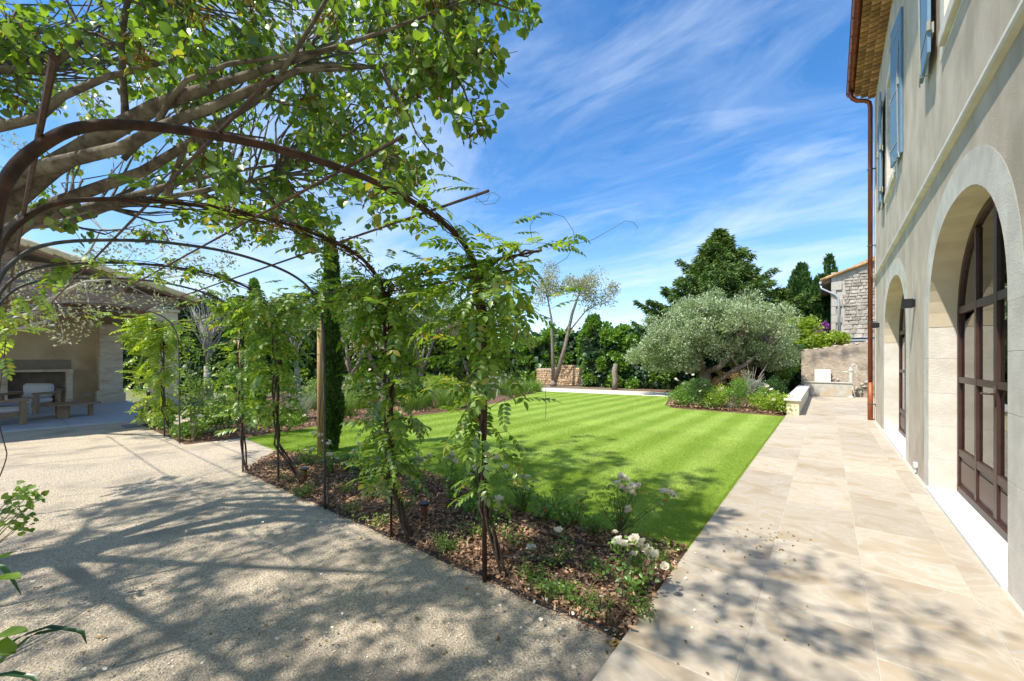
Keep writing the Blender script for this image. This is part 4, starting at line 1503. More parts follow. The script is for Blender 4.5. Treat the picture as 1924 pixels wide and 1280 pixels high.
def tree_big(name, label, cat, base, trunk, limbs, centres, crad, per, size, mat, bark, tmpl=DIAM, group=None, flat=.75, shell=.35, up=.3, twigs=True, tw_r=.02, droop=0):
    """trunk + named limbs + twigs reaching the leaf clumps + joined foliage; positions in world space"""
    b = Vector(base)
    t = empty(name, b, 0, label, cat, group)
    mb = MB().tube([Vector(p) - b for p, r_ in trunk], [r_ for p, r_ in trunk], 10, wob=.06)
    mb.build('trunk', bark, t, smooth=True)
    tips = []
    for lb in limbs:
        MB().tube([Vector(p) - b for p, r_ in lb], [r_ for p, r_ in lb], 7, wob=.05).build('limb', bark, t, smooth=True)
        for p, r_ in lb[1:]: tips.append(Vector(p))
    if not tips: tips = [Vector(trunk[-1][0])]
    centres = np.asarray(centres, float)
    if twigs:
        tw = MB()
        for c in centres:
            cv = Vector(c)
            s = min(tips, key=lambda q: (q - cv).length)
            tw.tube([p - b for p in bez(s, cv, wob=.04 * (s - cv).length, n=4)], [tw_r, tw_r * .8, tw_r * .6, tw_r * .45, tw_r * .3], 5)
        tw.build('branches', bark, t)['kind'] = 'stuff'
    crad = np.broadcast_to(np.asarray(crad, float), (len(centres),))
    P, O = clumps(centres, crad, per, flat, shell)
    D = O + rdir(len(P)) * .7 + np.array([0, 0, up])
    foliage('foliage', tmpl, P - np.array(b), D, rdir(len(P), .7) + O * .4, rng.uniform(.7, 1.3, len(P)) * size, mat, t)
    return t


def ellip_centres(c, r, n, zmin=None, pw=.4):
    d = rdir(n)
    q = d * (rng.random(n)[:, None] ** pw) * np.asarray(r)
    q += np.asarray(c)
    if zmin is not None: q[:, 2] = np.maximum(q[:, 2], zmin + rng.random(n) * .3)
    return q


def hedge(name, label, x0, y0, x1, y1, h, th, n, size, mat, tmpl=WIDE, hvar=.25, cat='hedge', group=None):
    t = empty(name, (x0, y0, 0), 0, label, cat, group)
    L_ = math.hypot(x1 - x0, y1 - y0)
    dx, dy = (x1 - x0) / L_, (y1 - y0) / L_
    nx, ny = -dy, dx
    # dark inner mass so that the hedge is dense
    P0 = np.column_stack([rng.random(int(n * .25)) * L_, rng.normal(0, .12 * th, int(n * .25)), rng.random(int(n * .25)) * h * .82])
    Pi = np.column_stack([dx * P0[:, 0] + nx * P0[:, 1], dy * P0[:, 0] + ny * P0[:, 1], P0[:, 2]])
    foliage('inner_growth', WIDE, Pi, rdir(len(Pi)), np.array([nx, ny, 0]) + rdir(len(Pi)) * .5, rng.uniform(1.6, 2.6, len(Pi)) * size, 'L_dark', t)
    nc = max(10, int(L_ * h * 5))
    s = rng.random(nc) * L_
    z = rng.random(nc) ** .8
    hh = h * (1 - hvar * .5 + hvar * (.5 * np.sin(s * 1.3 + x0) + .5 * np.sin(s * 3.1)) * .6)
    side = rng.uniform(-1, 1, nc)
    c = np.column_stack([dx * s + nx * side * th * .38, dy * s + ny * side * th * .38, np.clip(z * hh, .15, None)])
    P, O = clumps(c, np.full(nc, .38) * rng.uniform(.6, 1.2, nc), n / nc, .9, .3)
    P[:, 2] = np.abs(P[:, 2])
    foliage('foliage', tmpl, P, O + rdir(len(P)) * .8 + np.array([0, 0, .2]), rdir(len(P), .6), rng.uniform(.7, 1.3, len(P)) * size, mat, t)
    return t


# ------------------------------------------------------------------ big round-leaved tree over the pergola
def V3(p): return np.array(p)


def judas_tree():
    b = Vector((-5.6, -1.3, 0))
    t = empty('judas_tree', b, 0, 'large spreading tree with round leaves whose grey limbs reach over the hoop pergola', 'tree')
    MB().tube([p - b for p in (Vector((-5.6, -1.3, 0)), Vector((-5.62, -1.25, .5)), Vector((-5.5, -1.1, 1.1)), Vector((-5.4, -.9, 1.7)), Vector((-5.35, -.75, 2.1)))], [.30, .24, .22, .23, .2], 12, wob=.05).build('trunk', 'bark', t, smooth=True)
    F_ = Vector((-5.4, -.85, 1.9))
    limbs = [
        [(F_, .12), (at(-10, 400, 3.3), .125), (at(100, 312, 3.15), .10), (at(200, 252, 3.0), .085), (at(300, 197, 2.9), .07), (at(345, 180, 2.85), .06), (at(440, 150, 2.8), .045), (at(540, 117, 2.75), .033), (at(620, 92, 2.7), .022), (at(690, 70, 2.7), .014)],
        [(F_, .13), (at(-20, 360, 3.1), .10), (at(47, 322, 3.0), .075), (at(133, 300, 2.95), .062), (at(233, 277, 2.9), .056), (at(300, 240, 2.85), .05), (at(400, 200, 2.8), .042), (at(483, 163, 2.8), .034), (at(560, 133, 2.75), .027), (at(620, 123, 2.75), .02), (at(720, 128, 2.7), .012)],
        [(F_, .14), (at(-20, 470, 3.6), .12), (at(33, 425, 3.5), .09), (at(100, 385, 3.4), .075), (at(200, 347, 3.3), .062), (at(270, 322, 3.25), .055), (at(340, 280, 3.2), .045), (at(410, 235, 3.1), .034), (at(500, 180, 3.0), .024), (at(560, 120, 3.0), .014)],
        [(F_, .12), (at(-10, 455, 3.7), .09), (at(60, 415, 3.7), .07), (at(150, 393, 3.7), .055), (at(250, 368, 3.65), .045), (at(330, 345, 3.6), .034), (at(420, 325, 3.5), .024), (at(520, 310, 3.5), .014)],
        [(F_, .09), (at(-30, 245, 3.0), .05), (at(70, 222, 2.95), .042), (at(118, 180, 2.9), .036), (at(200, 145, 2.85), .03), (at(260, 130, 2.8), .024), (at(330, 112, 2.8), .014)],
        [(F_, .08), (at(-30, 130, 3.1), .045), (at(90, 132, 3.0), .036), (at(132, 95, 2.95), .03), (at(155, 62, 2.9), .026), (at(185, 65, 2.9), .018), (at(230, 90, 2.9), .01)],
        [(at(236, 250, 2.98), .04), (at(235, 200, 2.9), .032), (at(231, 140, 2.9), .028), (at(228, 70, 2.85), .026), (at(240, 0, 2.8), .024), (at(245, -60, 2.8), .02)],
        [(at(295, 232, 2.85), .03), (at(325, 180, 2.8), .026), (at(352, 150, 2.75), .024), (at(430, 120, 2.7), .02), (at(540, 105, 2.7), .015), (at(640, 88, 2.65), .009)],
        [(at(528, 140, 2.75), .024), (at(560, 88, 2.65), .021), (at(590, 40, 2.6), .018), (at(618, -10, 2.6), .016), (at(640, -60, 2.6), .014)],
        [(at(305, 390, 3.65), .028), (at(330, 320, 3.5), .032), (at(345, 285, 3.4), .03), (at(420, 250, 3.3), .018), (at(500, 260, 3.3), .01)],
        [(at(232, 300, 3.3), .03), (at(280, 245, 3.3), .026), (at(390, 215, 3.2), .018), (at(480, 175, 3.1), .012), (at(550, 180, 3.1), .007)],
        [(at(20, 425, 3.9), .06), (at(120, 420, 3.9), .05), (at(200, 390, 3.9), .045), (at(320, 370, 3.8), .035), (at(420, 350, 3.8), .024), (at(520, 330, 3.8), .014)],
        [(at(620, 92, 2.7), .02), (at(720, 60, 2.6), .016), (at(800, 30, 2.6), .012), (at(900, -10, 2.6), .008)],
        [(at(560, 133, 2.75), .022), (at(660, 130, 2.75), .018), (at(760, 118, 2.75), .014), (at(850, 115, 2.8), .008)],
        [(at(520, 190, 3.1), .018), (at(600, 210, 3.1), .014), (at(660, 250, 3.15), .01), (at(720, 300, 3.2), .006)],
        [(F_, .10), (Vector((-4.4, -1.3, 3.0)), .06), (Vector((-3.0, -1.4, 3.7)), .045), (Vector((-1.6, -1.2, 4.1)), .045), (Vector((-.4, -1.0, 4.3)), .02)],
        [(F_, .10), (Vector((-4.6, -.9, 3.1)), .06), (Vector((-3.2, -.4, 4.0)), .04), (Vector((-1.8, .2, 4.5)), .025), (Vector((-.6, .6, 4.7)), .015)],
        [(F_, .12), (Vector((-5.6, -1.6, 3.2)), .09), (Vector((-6.4, -2.0, 4.2)), .05), (Vector((-7.2, -2.2, 4.8)), .02)],
    ]
    tips = []
    for lb in limbs:
        MB().tube([p - b for p, r in lb], [r * .72 for p, r in lb], 8, wob=.07).build('limb', 'bark', t, smooth=True)
        tips += [p for p, r in lb[1:] if r < .08]
        for (p, r), (p2, r2) in zip(lb[1:-1], lb[2:]):
            if r < .08: tips.append((p + p2) / 2)
    poly = [(-60, -80), (965, -80), (970, 20), (960, 30), (920, 10), (890, 10), (885, 60), (920, 110), (905, 135), (880, 150), (865, 225), (850, 225), (840, 190), (800, 175), (750, 190), (765, 235), (790, 290), (815, 290), (790, 310), (770, 340), (740, 390), (690, 430), (640, 455), (600, 450), (540, 470), (460, 460), (380, 440), (300, 450), (200, 440), (100, 430), (0, 420), (0, 300), (60, 260), (130, 220), (250, 190), (240, 160), (150, 190), (60, 200), (-60, 190)]
    cs = []
    sparse = [(0, 0), (160, 0), (150, 60), (40, 40)]
    while len(cs) < 430:
        x, y = rng.uniform(-60, 1000), rng.uniform(-80, 470)
        if not inpoly(np.array([x]), np.array([y]), poly)[0]: continue
        if x < 230 and rng.random() < .5: continue
        if y > 220 and x < 300 and rng.random() < .5: continue
        if x < 150 and y < 30: continue
        d = rng.uniform(2.6, 6.0) if x < 760 else rng.uniform(2.5, 4.0)
        p = at(x, y, d)
        if p.z < 2.72: continue
        cs.append(p)
    for (x, y) in ((990, 25), (960, 10), (925, 118), (900, 185), (892, 235), (805, 283), (745, 330), (700, 365), (20, 60), (45, 100), (10, 75)):
        cs.append(at(x, y, 2.8))
    vis = np.array([tuple(c) for c in cs])
    # the rest of the crown, above and behind the camera
    sh = []
    while len(sh) < 250:
        p = np.array([rng.uniform(-7.4, .15), rng.uniform(-3.2, 1.2), rng.uniform(3.3, 5.2)])
        X, Y, D_ = project(p[None, :])
        if D_[0] > .2 and -80 < X[0] < 2000 and Y[0] > -110: continue
        # rounded outline
        if ((p[0] + 3.6) / 4.0) ** 2 + ((p[1] + .9) / 2.5) ** 2 > 1.05: continue
        sh.append(p)
    k = 0
    while k < 90:
        p = np.array([rng.uniform(-5.2, .05), rng.uniform(-2.4, -.3), rng.uniform(3.4, 5.0)])
        X, Y, D_ = project(p[None, :])
        if D_[0] > .2 and -80 < X[0] < 2000 and Y[0] > -110: continue
        sh.append(p); k += 1
    sh = np.array(sh)
    tw = MB()
    for c in np.concatenate([vis, sh]):
        cv = Vector(c)
        s = min(tips, key=lambda q: (q - cv).length)
        L_ = (s - cv).length
        tw.tube([p - b for p in bez(s, cv, wob=.05 * L_, n=4)], [.012, .009, .007, .005, .003], 4)
        for k in range(3):
            e = cv + Vector([random.uniform(-.18, .18) for _ in range(3)])
            tw.tube([cv - b, (cv + e) / 2 - b + Vector((0, 0, .02)), e - b], [.004, .003, .002], 3)
    tw.build('twigs', 'bark', t)['kind'] = 'stuff'
    P1, O1 = clumps(vis, rng.uniform(.11, .25, len(vis)), 31, .9, .2)
    P2, O2 = clumps(sh, rng.uniform(.14, .46, len(sh)), 48, .8, .1)
    X, Y, D_ = project(P2)
    keep = ~((D_ > .2) & (X > -20) & (X < 1944) & (Y > -20))
    P2, O2 = P2[keep], O2[keep]
    P = np.concatenate([P1, P2]); O = np.concatenate([O1, O2])
    n = len(P)
    D = O * .6 + rdir(n) * .7 + np.array([0, 0, -.55])
    Nn = rdir(n, .9)
    S = rng.uniform(.036, .078, n)
    X, Y, dep = project(P)
    inview = (dep > 1) & (X > 0) & (X < 1924) & (Y > 0) & (Y < 1280)
    key = np.where(inview, S / dep, -1)
    idx = np.argsort(-key)[:300]
    mask = np.zeros(n, bool); mask[idx] = True
    bb = np.array(b)
    foliage('foliage', ROUND, P[~mask] - bb, D[~mask], Nn[~mask], S[~mask], 'L_judas', t)
    lm = []
    for k in range(5):
        T, F = ROUND
        T = T.copy(); T[:, 2] += rng.uniform(-.06, .06, len(T)); T[:, 1] *= rng.uniform(.9, 1.1)
        lm.append(npmesh('leaf', T, tri(F), 'L_judas'))
    Du = unit(D); B_ = unit(np.cross(Nn, Du)); N2 = np.cross(Du, B_)
    for i in idx:
        o = bpy.data.objects.new('leaf', lm[i % 5])
        COL.objects.link(o)
        o.parent = t
        M = Matrix((Du[i] * S[i], B_[i] * S[i], N2[i] * S[i])).transposed().to_4x4()
        M.translation = Vector(P[i]) - b
        o.matrix_basis = M
    # hanging dry pods
    pc = vis[rng.choice(len(vis), 95, replace=False)]
    Pp, Op = clumps(pc, np.full(len(pc), .13), 34, 1, .1)
    foliage('seed_pods', NARROW, Pp - bb, rdir(len(Pp), -1.2), rdir(len(Pp)), rng.uniform(.05, .09, len(Pp)), 'L_pod', t)


judas_tree()

# ------------------------------------------------------------------ wisteria on the hoops
def compound(seed, mat, pairs=5, L_=.24, leaf=.078, droop=.25, w=1.45):
    r_ = np.random.default_rng(seed)
    P, D, N_, S = [], [], [], []
    def pos(s): return np.array([s * L_, 0, .03 * s - droop * L_ * s * s])
    for k in range(pairs):
        s = .22 + .68 * k / (pairs - 1)
        for sd in (-1, 1):
            P.append(pos(s)); D.append([.55 + r_.uniform(-.15, .15), sd * 1.0, -.25 + r_.uniform(-.2, .2)])
            N_.append([r_.uniform(-.2, .2), r_.uniform(-.2, .2), 1]); S.append(leaf * (1.05 - .35 * abs(s - .5)) * r_.uniform(.85, 1.1))
    P.append(pos(1)); D.append([1, r_.uniform(-.3, .3), -.5]); N_.append([.3, 0, 1]); S.append(leaf)
    V, F = scatter(LANCE, np.array(P), np.array(D), np.array(N_), np.array(S), np.array(S) * w)
    mb = MB().tube([pos(0), pos(.5), pos(1)], [.0022, .0018, .001], 3)
    V2 = np.array(mb.v)
    F2 = [f for f in mb.f if len(f) == 4]
    F2 = tri(np.array(F2)) + len(V)
    return npmesh('leaf', np.concatenate([V, V2]), np.concatenate([tri(F), F2]), mat)


COMP = {k: [compound(i, k) for i in range(6)] for k in ('L_wist', 'L_lime')}
HP = [Vector((0, y, z)) for y, z in HW]


def hoop_pt(s):
    """s from 0 (right foot) to 1 (left foot) by arc length"""
    L_ = [0]
    for a, b in zip(HP[:-1], HP[1:]): L_.append(L_[-1] + (b - a).length)
    q = s * L_[-1]
    for i in range(len(HP) - 1):
        if q <= L_[i + 1]:
            return HP[i].lerp(HP[i + 1], (q - L_[i]) / (L_[i + 1] - L_[i]))
    return HP[-1]


def place_leaf(t, b, p, d, mat, sc):
    o = bpy.data.objects.new('leaf', random.choice(COMP[mat]))
    COL.objects.link(o)
    o.parent = t
    d = Vector(d).normalized()
    up = Vector((random.uniform(-.4, .4), random.uniform(-.4, .4), 1))
    y = up.cross(d).normalized()
    z = d.cross(y)
    M = Matrix((d * sc, y * sc, z * sc)).transposed().to_4x4()
    M.translation = Vector(p) - b
    o.matrix_basis = M


def wisteria(px, label, zones, mat='L_wist', strands=4, root=(.1, .13), bark='vine_bark', arc=0, arcn=0, garl=None, sidey=2.16, thick=.010, size=1.0, name='wisteria_vine'):
    b = Vector((px + root[0], sidey + root[1], .03))
    t = empty(name, b, 0, label, 'climbing plant', 'climbers on the pergola hoops')
    for k in range(strands):
        ph_ = 2 * math.pi * k / strands
        pts = []
        tops = 2.2
        for i in range(34):
            s = i / 33
            z = .03 + (tops - .03) * s
            blend = min(1, z / .55)
            rr = .032 + .012 * math.sin(k * 2.1 + z * 3)
            an = ph_ + z * (4.2 + k * .5)
            cx, cy = px, sidey - (0.02 if z > 2 else 0)
            x = (1 - blend) * (b.x + .02 * math.cos(ph_)) + blend * (cx + rr * math.cos(an))
            y = (1 - blend) * (b.y + .02 * math.sin(ph_)) + blend * (cy + rr * math.sin(an))
            pts.append(Vector((x, y, z)) - b)
        if arc:
            for i in range(1, 16):
                q = hoop_pt(.30 + arc * i / 15)
                an = ph_ + i * .9
                pts.append(Vector((px + .03 * math.cos(an), q.y, q.z + .03 * math.sin(an))) - b)
        MB().tube(pts, [thick * (1.15 - .5 * i / len(pts)) * (1 if i < 34 else .5) for i in range(len(pts))], 6, wob=.12).build('stem', bark, t, smooth=True)
    cnt = 0
    fine = MB()
    for (z0, z1, r, n) in zones:
        for _ in range(n):
            z = random.uniform(z0, z1)
            an = random.uniform(0, 2 * math.pi)
            rr = r * random.random() ** .7
            p = Vector((px + math.cos(an) * rr, sidey + math.sin(an) * rr * .9, z + random.uniform(-.05, .05)))
            d = Vector((math.cos(an + random.uniform(-1.2, 1.2)), math.sin(an + random.uniform(-1.2, 1.2)), random.uniform(-1.5, .5)))
            place_leaf(t, b, p, d, mat, size * random.uniform(.65, 1.15))
            if rr > .12: fine.tube([Vector((px, sidey, z - .08)) - b, p - b], [.004, .002], 3)
            cnt += 1
    for _ in range(arcn):
        q = hoop_pt(random.uniform(.30, .30 + arc))
        p = Vector((px + random.uniform(-.12, .12), q.y + random.uniform(-.06, .06), q.z + random.uniform(-.12, .12)))
        an = random.uniform(0, 2 * math.pi)
        place_leaf(t, b, p, (math.cos(an), math.sin(an), random.uniform(-.8, .3)), mat, size * random.uniform(.6, 1.1))
    if garl:
        x0, x1, n, yy, zz, sp = garl
        fine.tube([Vector((x0 + (x1 - x0) * i / 12, yy + random.uniform(-.04, .04), zz + random.uniform(-.03, .03))) - b for i in range(13)], .008, 4)
        fine.tube([Vector((x0 + (x1 - x0) * i / 12, yy + random.uniform(-.04, .04), zz + random.uniform(-.03, .03))) - b for i in range(13)], .006, 4)
        for _ in range(n):
            p = Vector((random.uniform(x0, x1), yy + random.gauss(0, sp), zz + random.gauss(0, sp * .7)))
            an = random.uniform(0, 2 * math.pi)
            place_leaf(t, b, p, (math.cos(an), math.sin(an), random.uniform(-.8, .5)), mat, size * random.uniform(.6, 1.1))
    if fine.v: fine.build('shoots', bark, t)['kind'] = 'stuff'
    return t, b


tA, bA = wisteria(-1.95, 'wisteria with dark twisted stem wound up the nearest hoop post', [(.62, .95, .14, 9), (.95, 1.5, .20, 30), (1.5, 1.85, .20, 34), (1.85, 2.35, .36, 92)], arc=.17, arcn=26, garl=(-2.6, -1.45, 40, 2.14, 2.30, .10))
# long whips waving off the first vine
wh = MB()
for pts in ([(1000, 455), (996, 425), (1008, 405), (1035, 400), (1060, 408), (1078, 435), (1079, 460), (1065, 485), (1040, 500)],
            [(1000, 455), (1050, 460), (1085, 458), (1115, 450), (1150, 430), (1175, 415), (1190, 418), (1199, 428), (1195, 432)],
            [(912, 367), (925, 361), (940, 370), (930, 382), (910, 385), (895, 372), (897, 360), (893, 380), (915, 378), (920, 365)],
            [(1024, 725), (1026, 760), (1025, 785)]):
    wh.tube([at(x, y, 2.62 if x < 960 else 2.95) - bA for x, y in pts], .0018, 4)
wh.build('whips', 'green_stem', tA)
for (x, y, d, sc) in ((1035, 452, 2.95, .7), (1060, 462, 2.95, .6), (1075, 440, 2.95, .5), (1040, 470, 2.9, .6), (1010, 400, 2.9, .4), (960, 420, 2.8, .7), (965, 440, 2.8, .6), (880, 345, 2.7, .9), (850, 350, 2.7, .8), (900, 355, 2.7, .8), (1000, 470, 2.9, .9), (980, 750, 2.7, .9), (870, 730, 2.6, .9), (860, 715, 2.6, .8), (875, 840, 2.7, .6), (950, 840, 2.7, .7), (1020, 560, 2.9, .9), (1035, 580, 2.9, .8), (1045, 545, 2.9, .7)):
    p = at(x, y, d)
    place_leaf(tA, bA, p, (.79 * (1 if x > 905 else -1), .6 * (1 if x > 905 else -1), random.uniform(-.3, .5)), 'L_wist', sc)
wisteria(-3.07, 'dense wisteria covering the second hoop post from knee height to the arch', [(.55, .95, .18, 34), (.95, 1.6, .24, 80), (1.6, 2.05, .26, 62), (2.0, 2.4, .36, 84)], arc=.30, arcn=34, strands=5, thick=.013, root=(.18, .10), garl=(-3.8, -2.4, 44, 2.14, 2.30, .12))
wisteria(-5.41, 'wisteria on the fourth hoop post with a leaning dark stem at its foot', [(.9, 1.5, .22, 56), (1.5, 2.1, .28, 70), (2.0, 2.45, .34, 66)], arc=.32, arcn=50, strands=3, root=(.22, .25), garl=(-6.0, -4.2, 40, 2.14, 2.32, .12))
wisteria(-6.58, 'thin leafed wisteria on the fifth hoop post at the corner of the near bed', [(.6, 1.2, .14, 30), (1.2, 2.0, .22, 50), (2.0, 2.4, .3, 44)], arc=.12, arcn=20, strands=2, root=(.05, .05), thick=.010, garl=(-7.0, -6.0, 16, 2.14, 2.3, .1))
wisteria(-10.92, 'yellow green wisteria heaped on the seventh hoop post before the stone pillar', [(.5, 1.2, .16, 26), (1.2, 2.0, .26, 70), (1.9, 2.5, .42, 100)], mat='L_lime', arc=.12, arcn=26, strands=3, size=1.15)
wisteria(-12.28, 'yellow green wisteria on the last hoop post beside the summer house', [(.3, 1.2, .2, 46), (1.2, 2.2, .26, 80), (1.9, 2.5, .42, 70)], mat='L_lime', arc=.2, arcn=26, strands=3, size=1.15)
wisteria(-7.2, 'yellowish wisteria hanging over the left side of the pergola', [(1.6, 2.0, .25, 10), (2.0, 2.4, .35, 34)], mat='L_lime', strands=1, thick=.005, root=(0, -.1), sidey=.05, size=.95)
wisteria(-4.25, 'few wisteria shoots strung over the top of the third hoop post', [(2.1, 2.4, .25, 26)], strands=1, thick=.004, root=(.02, .04), arc=.05, arcn=6, garl=(-4.6, -3.6, 22, 2.12, 2.31, .10))

# dried tangle on the second hoop
cc_ = np.array([tuple(Vector((-3.07, hoop_pt(s_).y, hoop_pt(s_).z)) ) for s_ in np.linspace(.32, .52, 14)])
P, O = clumps(cc_, np.full(14, .12), 22, 1, .1)
o = foliage('dried_twigs', NARROW, P, rdir(len(P), -1), rdir(len(P)), rng.uniform(.03, .07, len(P)), 'L_pod', None)
o['label'] = 'brown dried tangle of dead shoots caught on the second hoop'; o['category'] = 'dead shoots'
# climbing rose on the sixth post
b = Vector((-9.7, 2.35, .03))
t = empty('climbing_rose', b, 0, 'thin climbing rose with arching canes on the sixth hoop post', 'climbing plant', 'climbers on the pergola hoops')
mb = MB(); c = []
for (x, y) in ((350, 560), (380, 620), (400, 700), (420, 650), (345, 650), (370, 740), (440, 760)):
    e = at(x, y, 8.0)
    mb.tube([p - b for p in bez(b, e, sag=.25, n=5, wob=.02)], [.012, .010, .008, .006, .005, .004], 4)
    for k in range(7): c.append(np.array(Vector(b).lerp(e, random.uniform(.35, 1)) + Vector((random.uniform(-.2, .2), random.uniform(-.2, .2), random.uniform(0, .25)))))
mb.build('cane', 'green_stem', t)
P, O = clumps(np.array(c), np.full(len(c), .16), 26, .9, .1)
foliage('foliage', WIDE, P - np.array(b), O + rdir(len(P)), rdir(len(P), .8), rng.uniform(.03, .06, len(P)), 'L_shrub', t)

# ------------------------------------------------------------------ cypress columns with stakes
def column_tree(name, label, base, h, r, n, size, mat, group=None, tips=1, bark='bark', cat='cypress', taper=.5, low=.0):
    t = empty(name, base, 0, label, cat, group)
    MB().tube([(0, 0, 0), (0, 0, h * .5), (0, 0, h * .9)], [max(.03, r * .22), r * .15, .01], 6).build('trunk', bark, t)
    tp = [(rng.uniform(-.35, .35) * r if tips > 1 else 0, rng.uniform(-.35, .35) * r if tips > 1 else 0, h * (1 - .14 * k)) for k in range(tips)]
    P, O = [], []
    for (ox, oy, hh) in tp:
        m_ = n // tips
        s = rng.random(m_)
        z = low + (hh - low) * s
        prof = np.clip(1.15 * (1 - s) ** taper, 0, 1) * np.clip(.55 + s * 3, 0, 1)
        an = rng.uniform(0, 2 * math.pi, m_)
        lump = 1 + .22 * np.sin(an * 3 + z * 2.2 / max(r, .3)) + .12 * np.sin(an * 7 + z * 5 / max(r, .3))
        rr = r * prof * lump * (.55 + .45 * rng.random(m_) ** .5) / (1 if tips == 1 else 1.15)
        d = np.column_stack([np.cos(an), np.sin(an), np.zeros(m_)])
        q = d * rr[:, None]; q[:, 2] = z; q[:, 0] += ox * s; q[:, 1] += oy * s
        P.append(q); O.append(d)
    P, O = np.concatenate(P), np.concatenate(O)
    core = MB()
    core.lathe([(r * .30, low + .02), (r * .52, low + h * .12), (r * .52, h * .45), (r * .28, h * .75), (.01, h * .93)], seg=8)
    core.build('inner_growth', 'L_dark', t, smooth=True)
    foliage('foliage', NARROW, P, O * .7 + rdir(len(P)) * .4 + np.array([0, 0, 1.1]), rdir(len(P)) + O, rng.uniform(.6, 1.3, len(P)) * size, mat, t, W=rng.uniform(.6, 1.3, len(P)) * size * 1.6)
    return t


column_tree('cypress', 'slim dark columnar cypress beside its wooden stake at the lawn edge', (*ground_at(622, 848).xy, 0), 3.75, .165, 16000, .07, 'L_cypress', taper=.35)
tag(MB().tube([ground_at(601, 856), ground_at(601, 856) + Vector((0, 0, 2.75))], [.045, .042], 10).build('wooden_stake', 'stake_wood', smooth=True), 'tall round honey coloured wooden stake in front of the slim cypress', 'stake')
p2 = ground_at(478, 797)
column_tree('cypress', 'second slim cypress seen between the leafy hoop posts, farther back', (p2.x, p2.y, 0), 3.6, .20, 9000, .08, 'L_hedge', taper=.35)
tag(MB().tube([(p2.x - .12, p2.y - .28, 0), (p2.x - .12, p2.y - .28, 2.7)], [.045, .042], 10).build('wooden_stake', 'stake_wood', smooth=True), 'pale wooden stake at the farther cypress, half hidden by climbers', 'stake')

# ------------------------------------------------------------------ background trees
# great silver olive
ob = onplane_y(1325, 733, 20.2); ob.z = 0
cen = []
for (x, y, rx, rz_, n) in ((1335, 618, 3.2, 1.3, 90), (1235, 658, 1.4, .95, 30), (1425, 640, 1.7, 1.05, 34), (1345, 580, 2.0, .6, 26), (1290, 672, 1.2, .5, 12), (1400, 672, 1.4, .4, 12)):
    c = at(x, y, 18.3)
    cen.append(ellip_centres(c, (rx, rx * .75, rz_), n, pw=.33))
cen = np.concatenate(cen)
fork = ob + Vector((.0, 0, 1.05))
L3 = [[(fork, .16), (at(1290, 683, 18.2), .12), (at(1262, 668, 18), .08), (at(1230, 650, 18), .04)],
      [(fork, .15), (at(1310, 660, 18.3), .12), (at(1300, 625, 18.4), .07), (at(1290, 590, 18.4), .03)],
      [(fork, .14), (at(1352, 690, 18.0), .12), (at(1375, 668, 17.9), .10), (at(1390, 640, 17.9), .05)],
      [(ob + Vector((.25, 0, .35)), .13), (at(1370, 702, 17.9), .11), (at(1402, 684, 17.7), .09), (at(1440, 650, 17.5), .05)],
      [(at(1388, 690, 17.8), .06), (at(1375, 672, 17.8), .05), (at(1365, 655, 17.8), .03)]]
tree_big('olive_tree', 'broad old silver green olive with a low forked trunk behind the flower bed', 'olive tree', ob, [(ob, .32), (ob + Vector((0, 0, .5)), .24), (fork, .24)], L3, cen, rng.uniform(.30, .62, len(cen)), 420, .09, 'L_olive', 'bark_olive', tmpl=DIAM, flat=.8, shell=.45, tw_r=.03)

# fir
def fir(base, h, Rm, label, levels=26, nb=9, group=None, seed=1):
    t = empty('fir_tree', base, 0, label, 'fir tree', group)
    MB().tube([(0, 0, 0), (0, 0, h * .5), (0, 0, h)], [Rm * .05, Rm * .035, .01], 8).build('trunk', 'bark', t, smooth=True)
    br = MB(); P, D = [], []
    for i in range(levels):
        s = i / (levels - 1)
        z = h * (.22 + .77 * s)
        Rz = Rm * (1 - s) ** .98 * (1 + .12 * math.sin(i * 2.3)) + .04
        for k in range(nb):
            an = 2 * math.pi * (k + .5 * (i % 2)) / nb + random.uniform(-.25, .25)
            L_ = Rz * random.uniform(.68, 1.18)
            dv = Vector((math.cos(an), math.sin(an), 0))
            a = Vector((0, 0, z)); e = a + dv * L_ + Vector((0, 0, L_ * random.uniform(.05, .30)))
            pts = [a + (e - a) * q + Vector((0, 0, -.10 * L_ * math.sin(math.pi * q))) for q in (0, .35, .7, 1)]
            br.tube(pts, [.05, .035, .02, .008], 4)
            m_ = int(60 + 110 * L_)
            q = rng.random(m_) ** .75
            lat = rng.normal(0, 1, m_) * (.12 + .16 * L_ * (1 - q))
            side = np.array([-dv.y, dv.x, 0])
            zz_ = np.interp(q, (0, .35, .7, 1), [p.z for p in pts])
            pos = np.outer(q * L_, np.array(dv)) + np.outer(lat, side)
            pos[:, 2] = zz_ - np.abs(lat) * .25 + rng.normal(0, .05, m_)
            P.append(pos)
            dd = np.outer(np.ones(m_), np.array(dv)) * .8 + np.outer(np.sign(lat), side) * .7 + rdir(m_) * .35
            dd[:, 2] += rng.uniform(-.9, .35, m_)
            D.append(dd)
    br.build('branches', 'bark', t)
    P, D = np.concatenate(P), np.concatenate(D)
    foliage('foliage', NARROW, P, D, rdir(len(P), 1), rng.uniform(.22, .46, len(P)), 'L_fir', t, W=rng.uniform(.22, .40, len(P)))
    return t


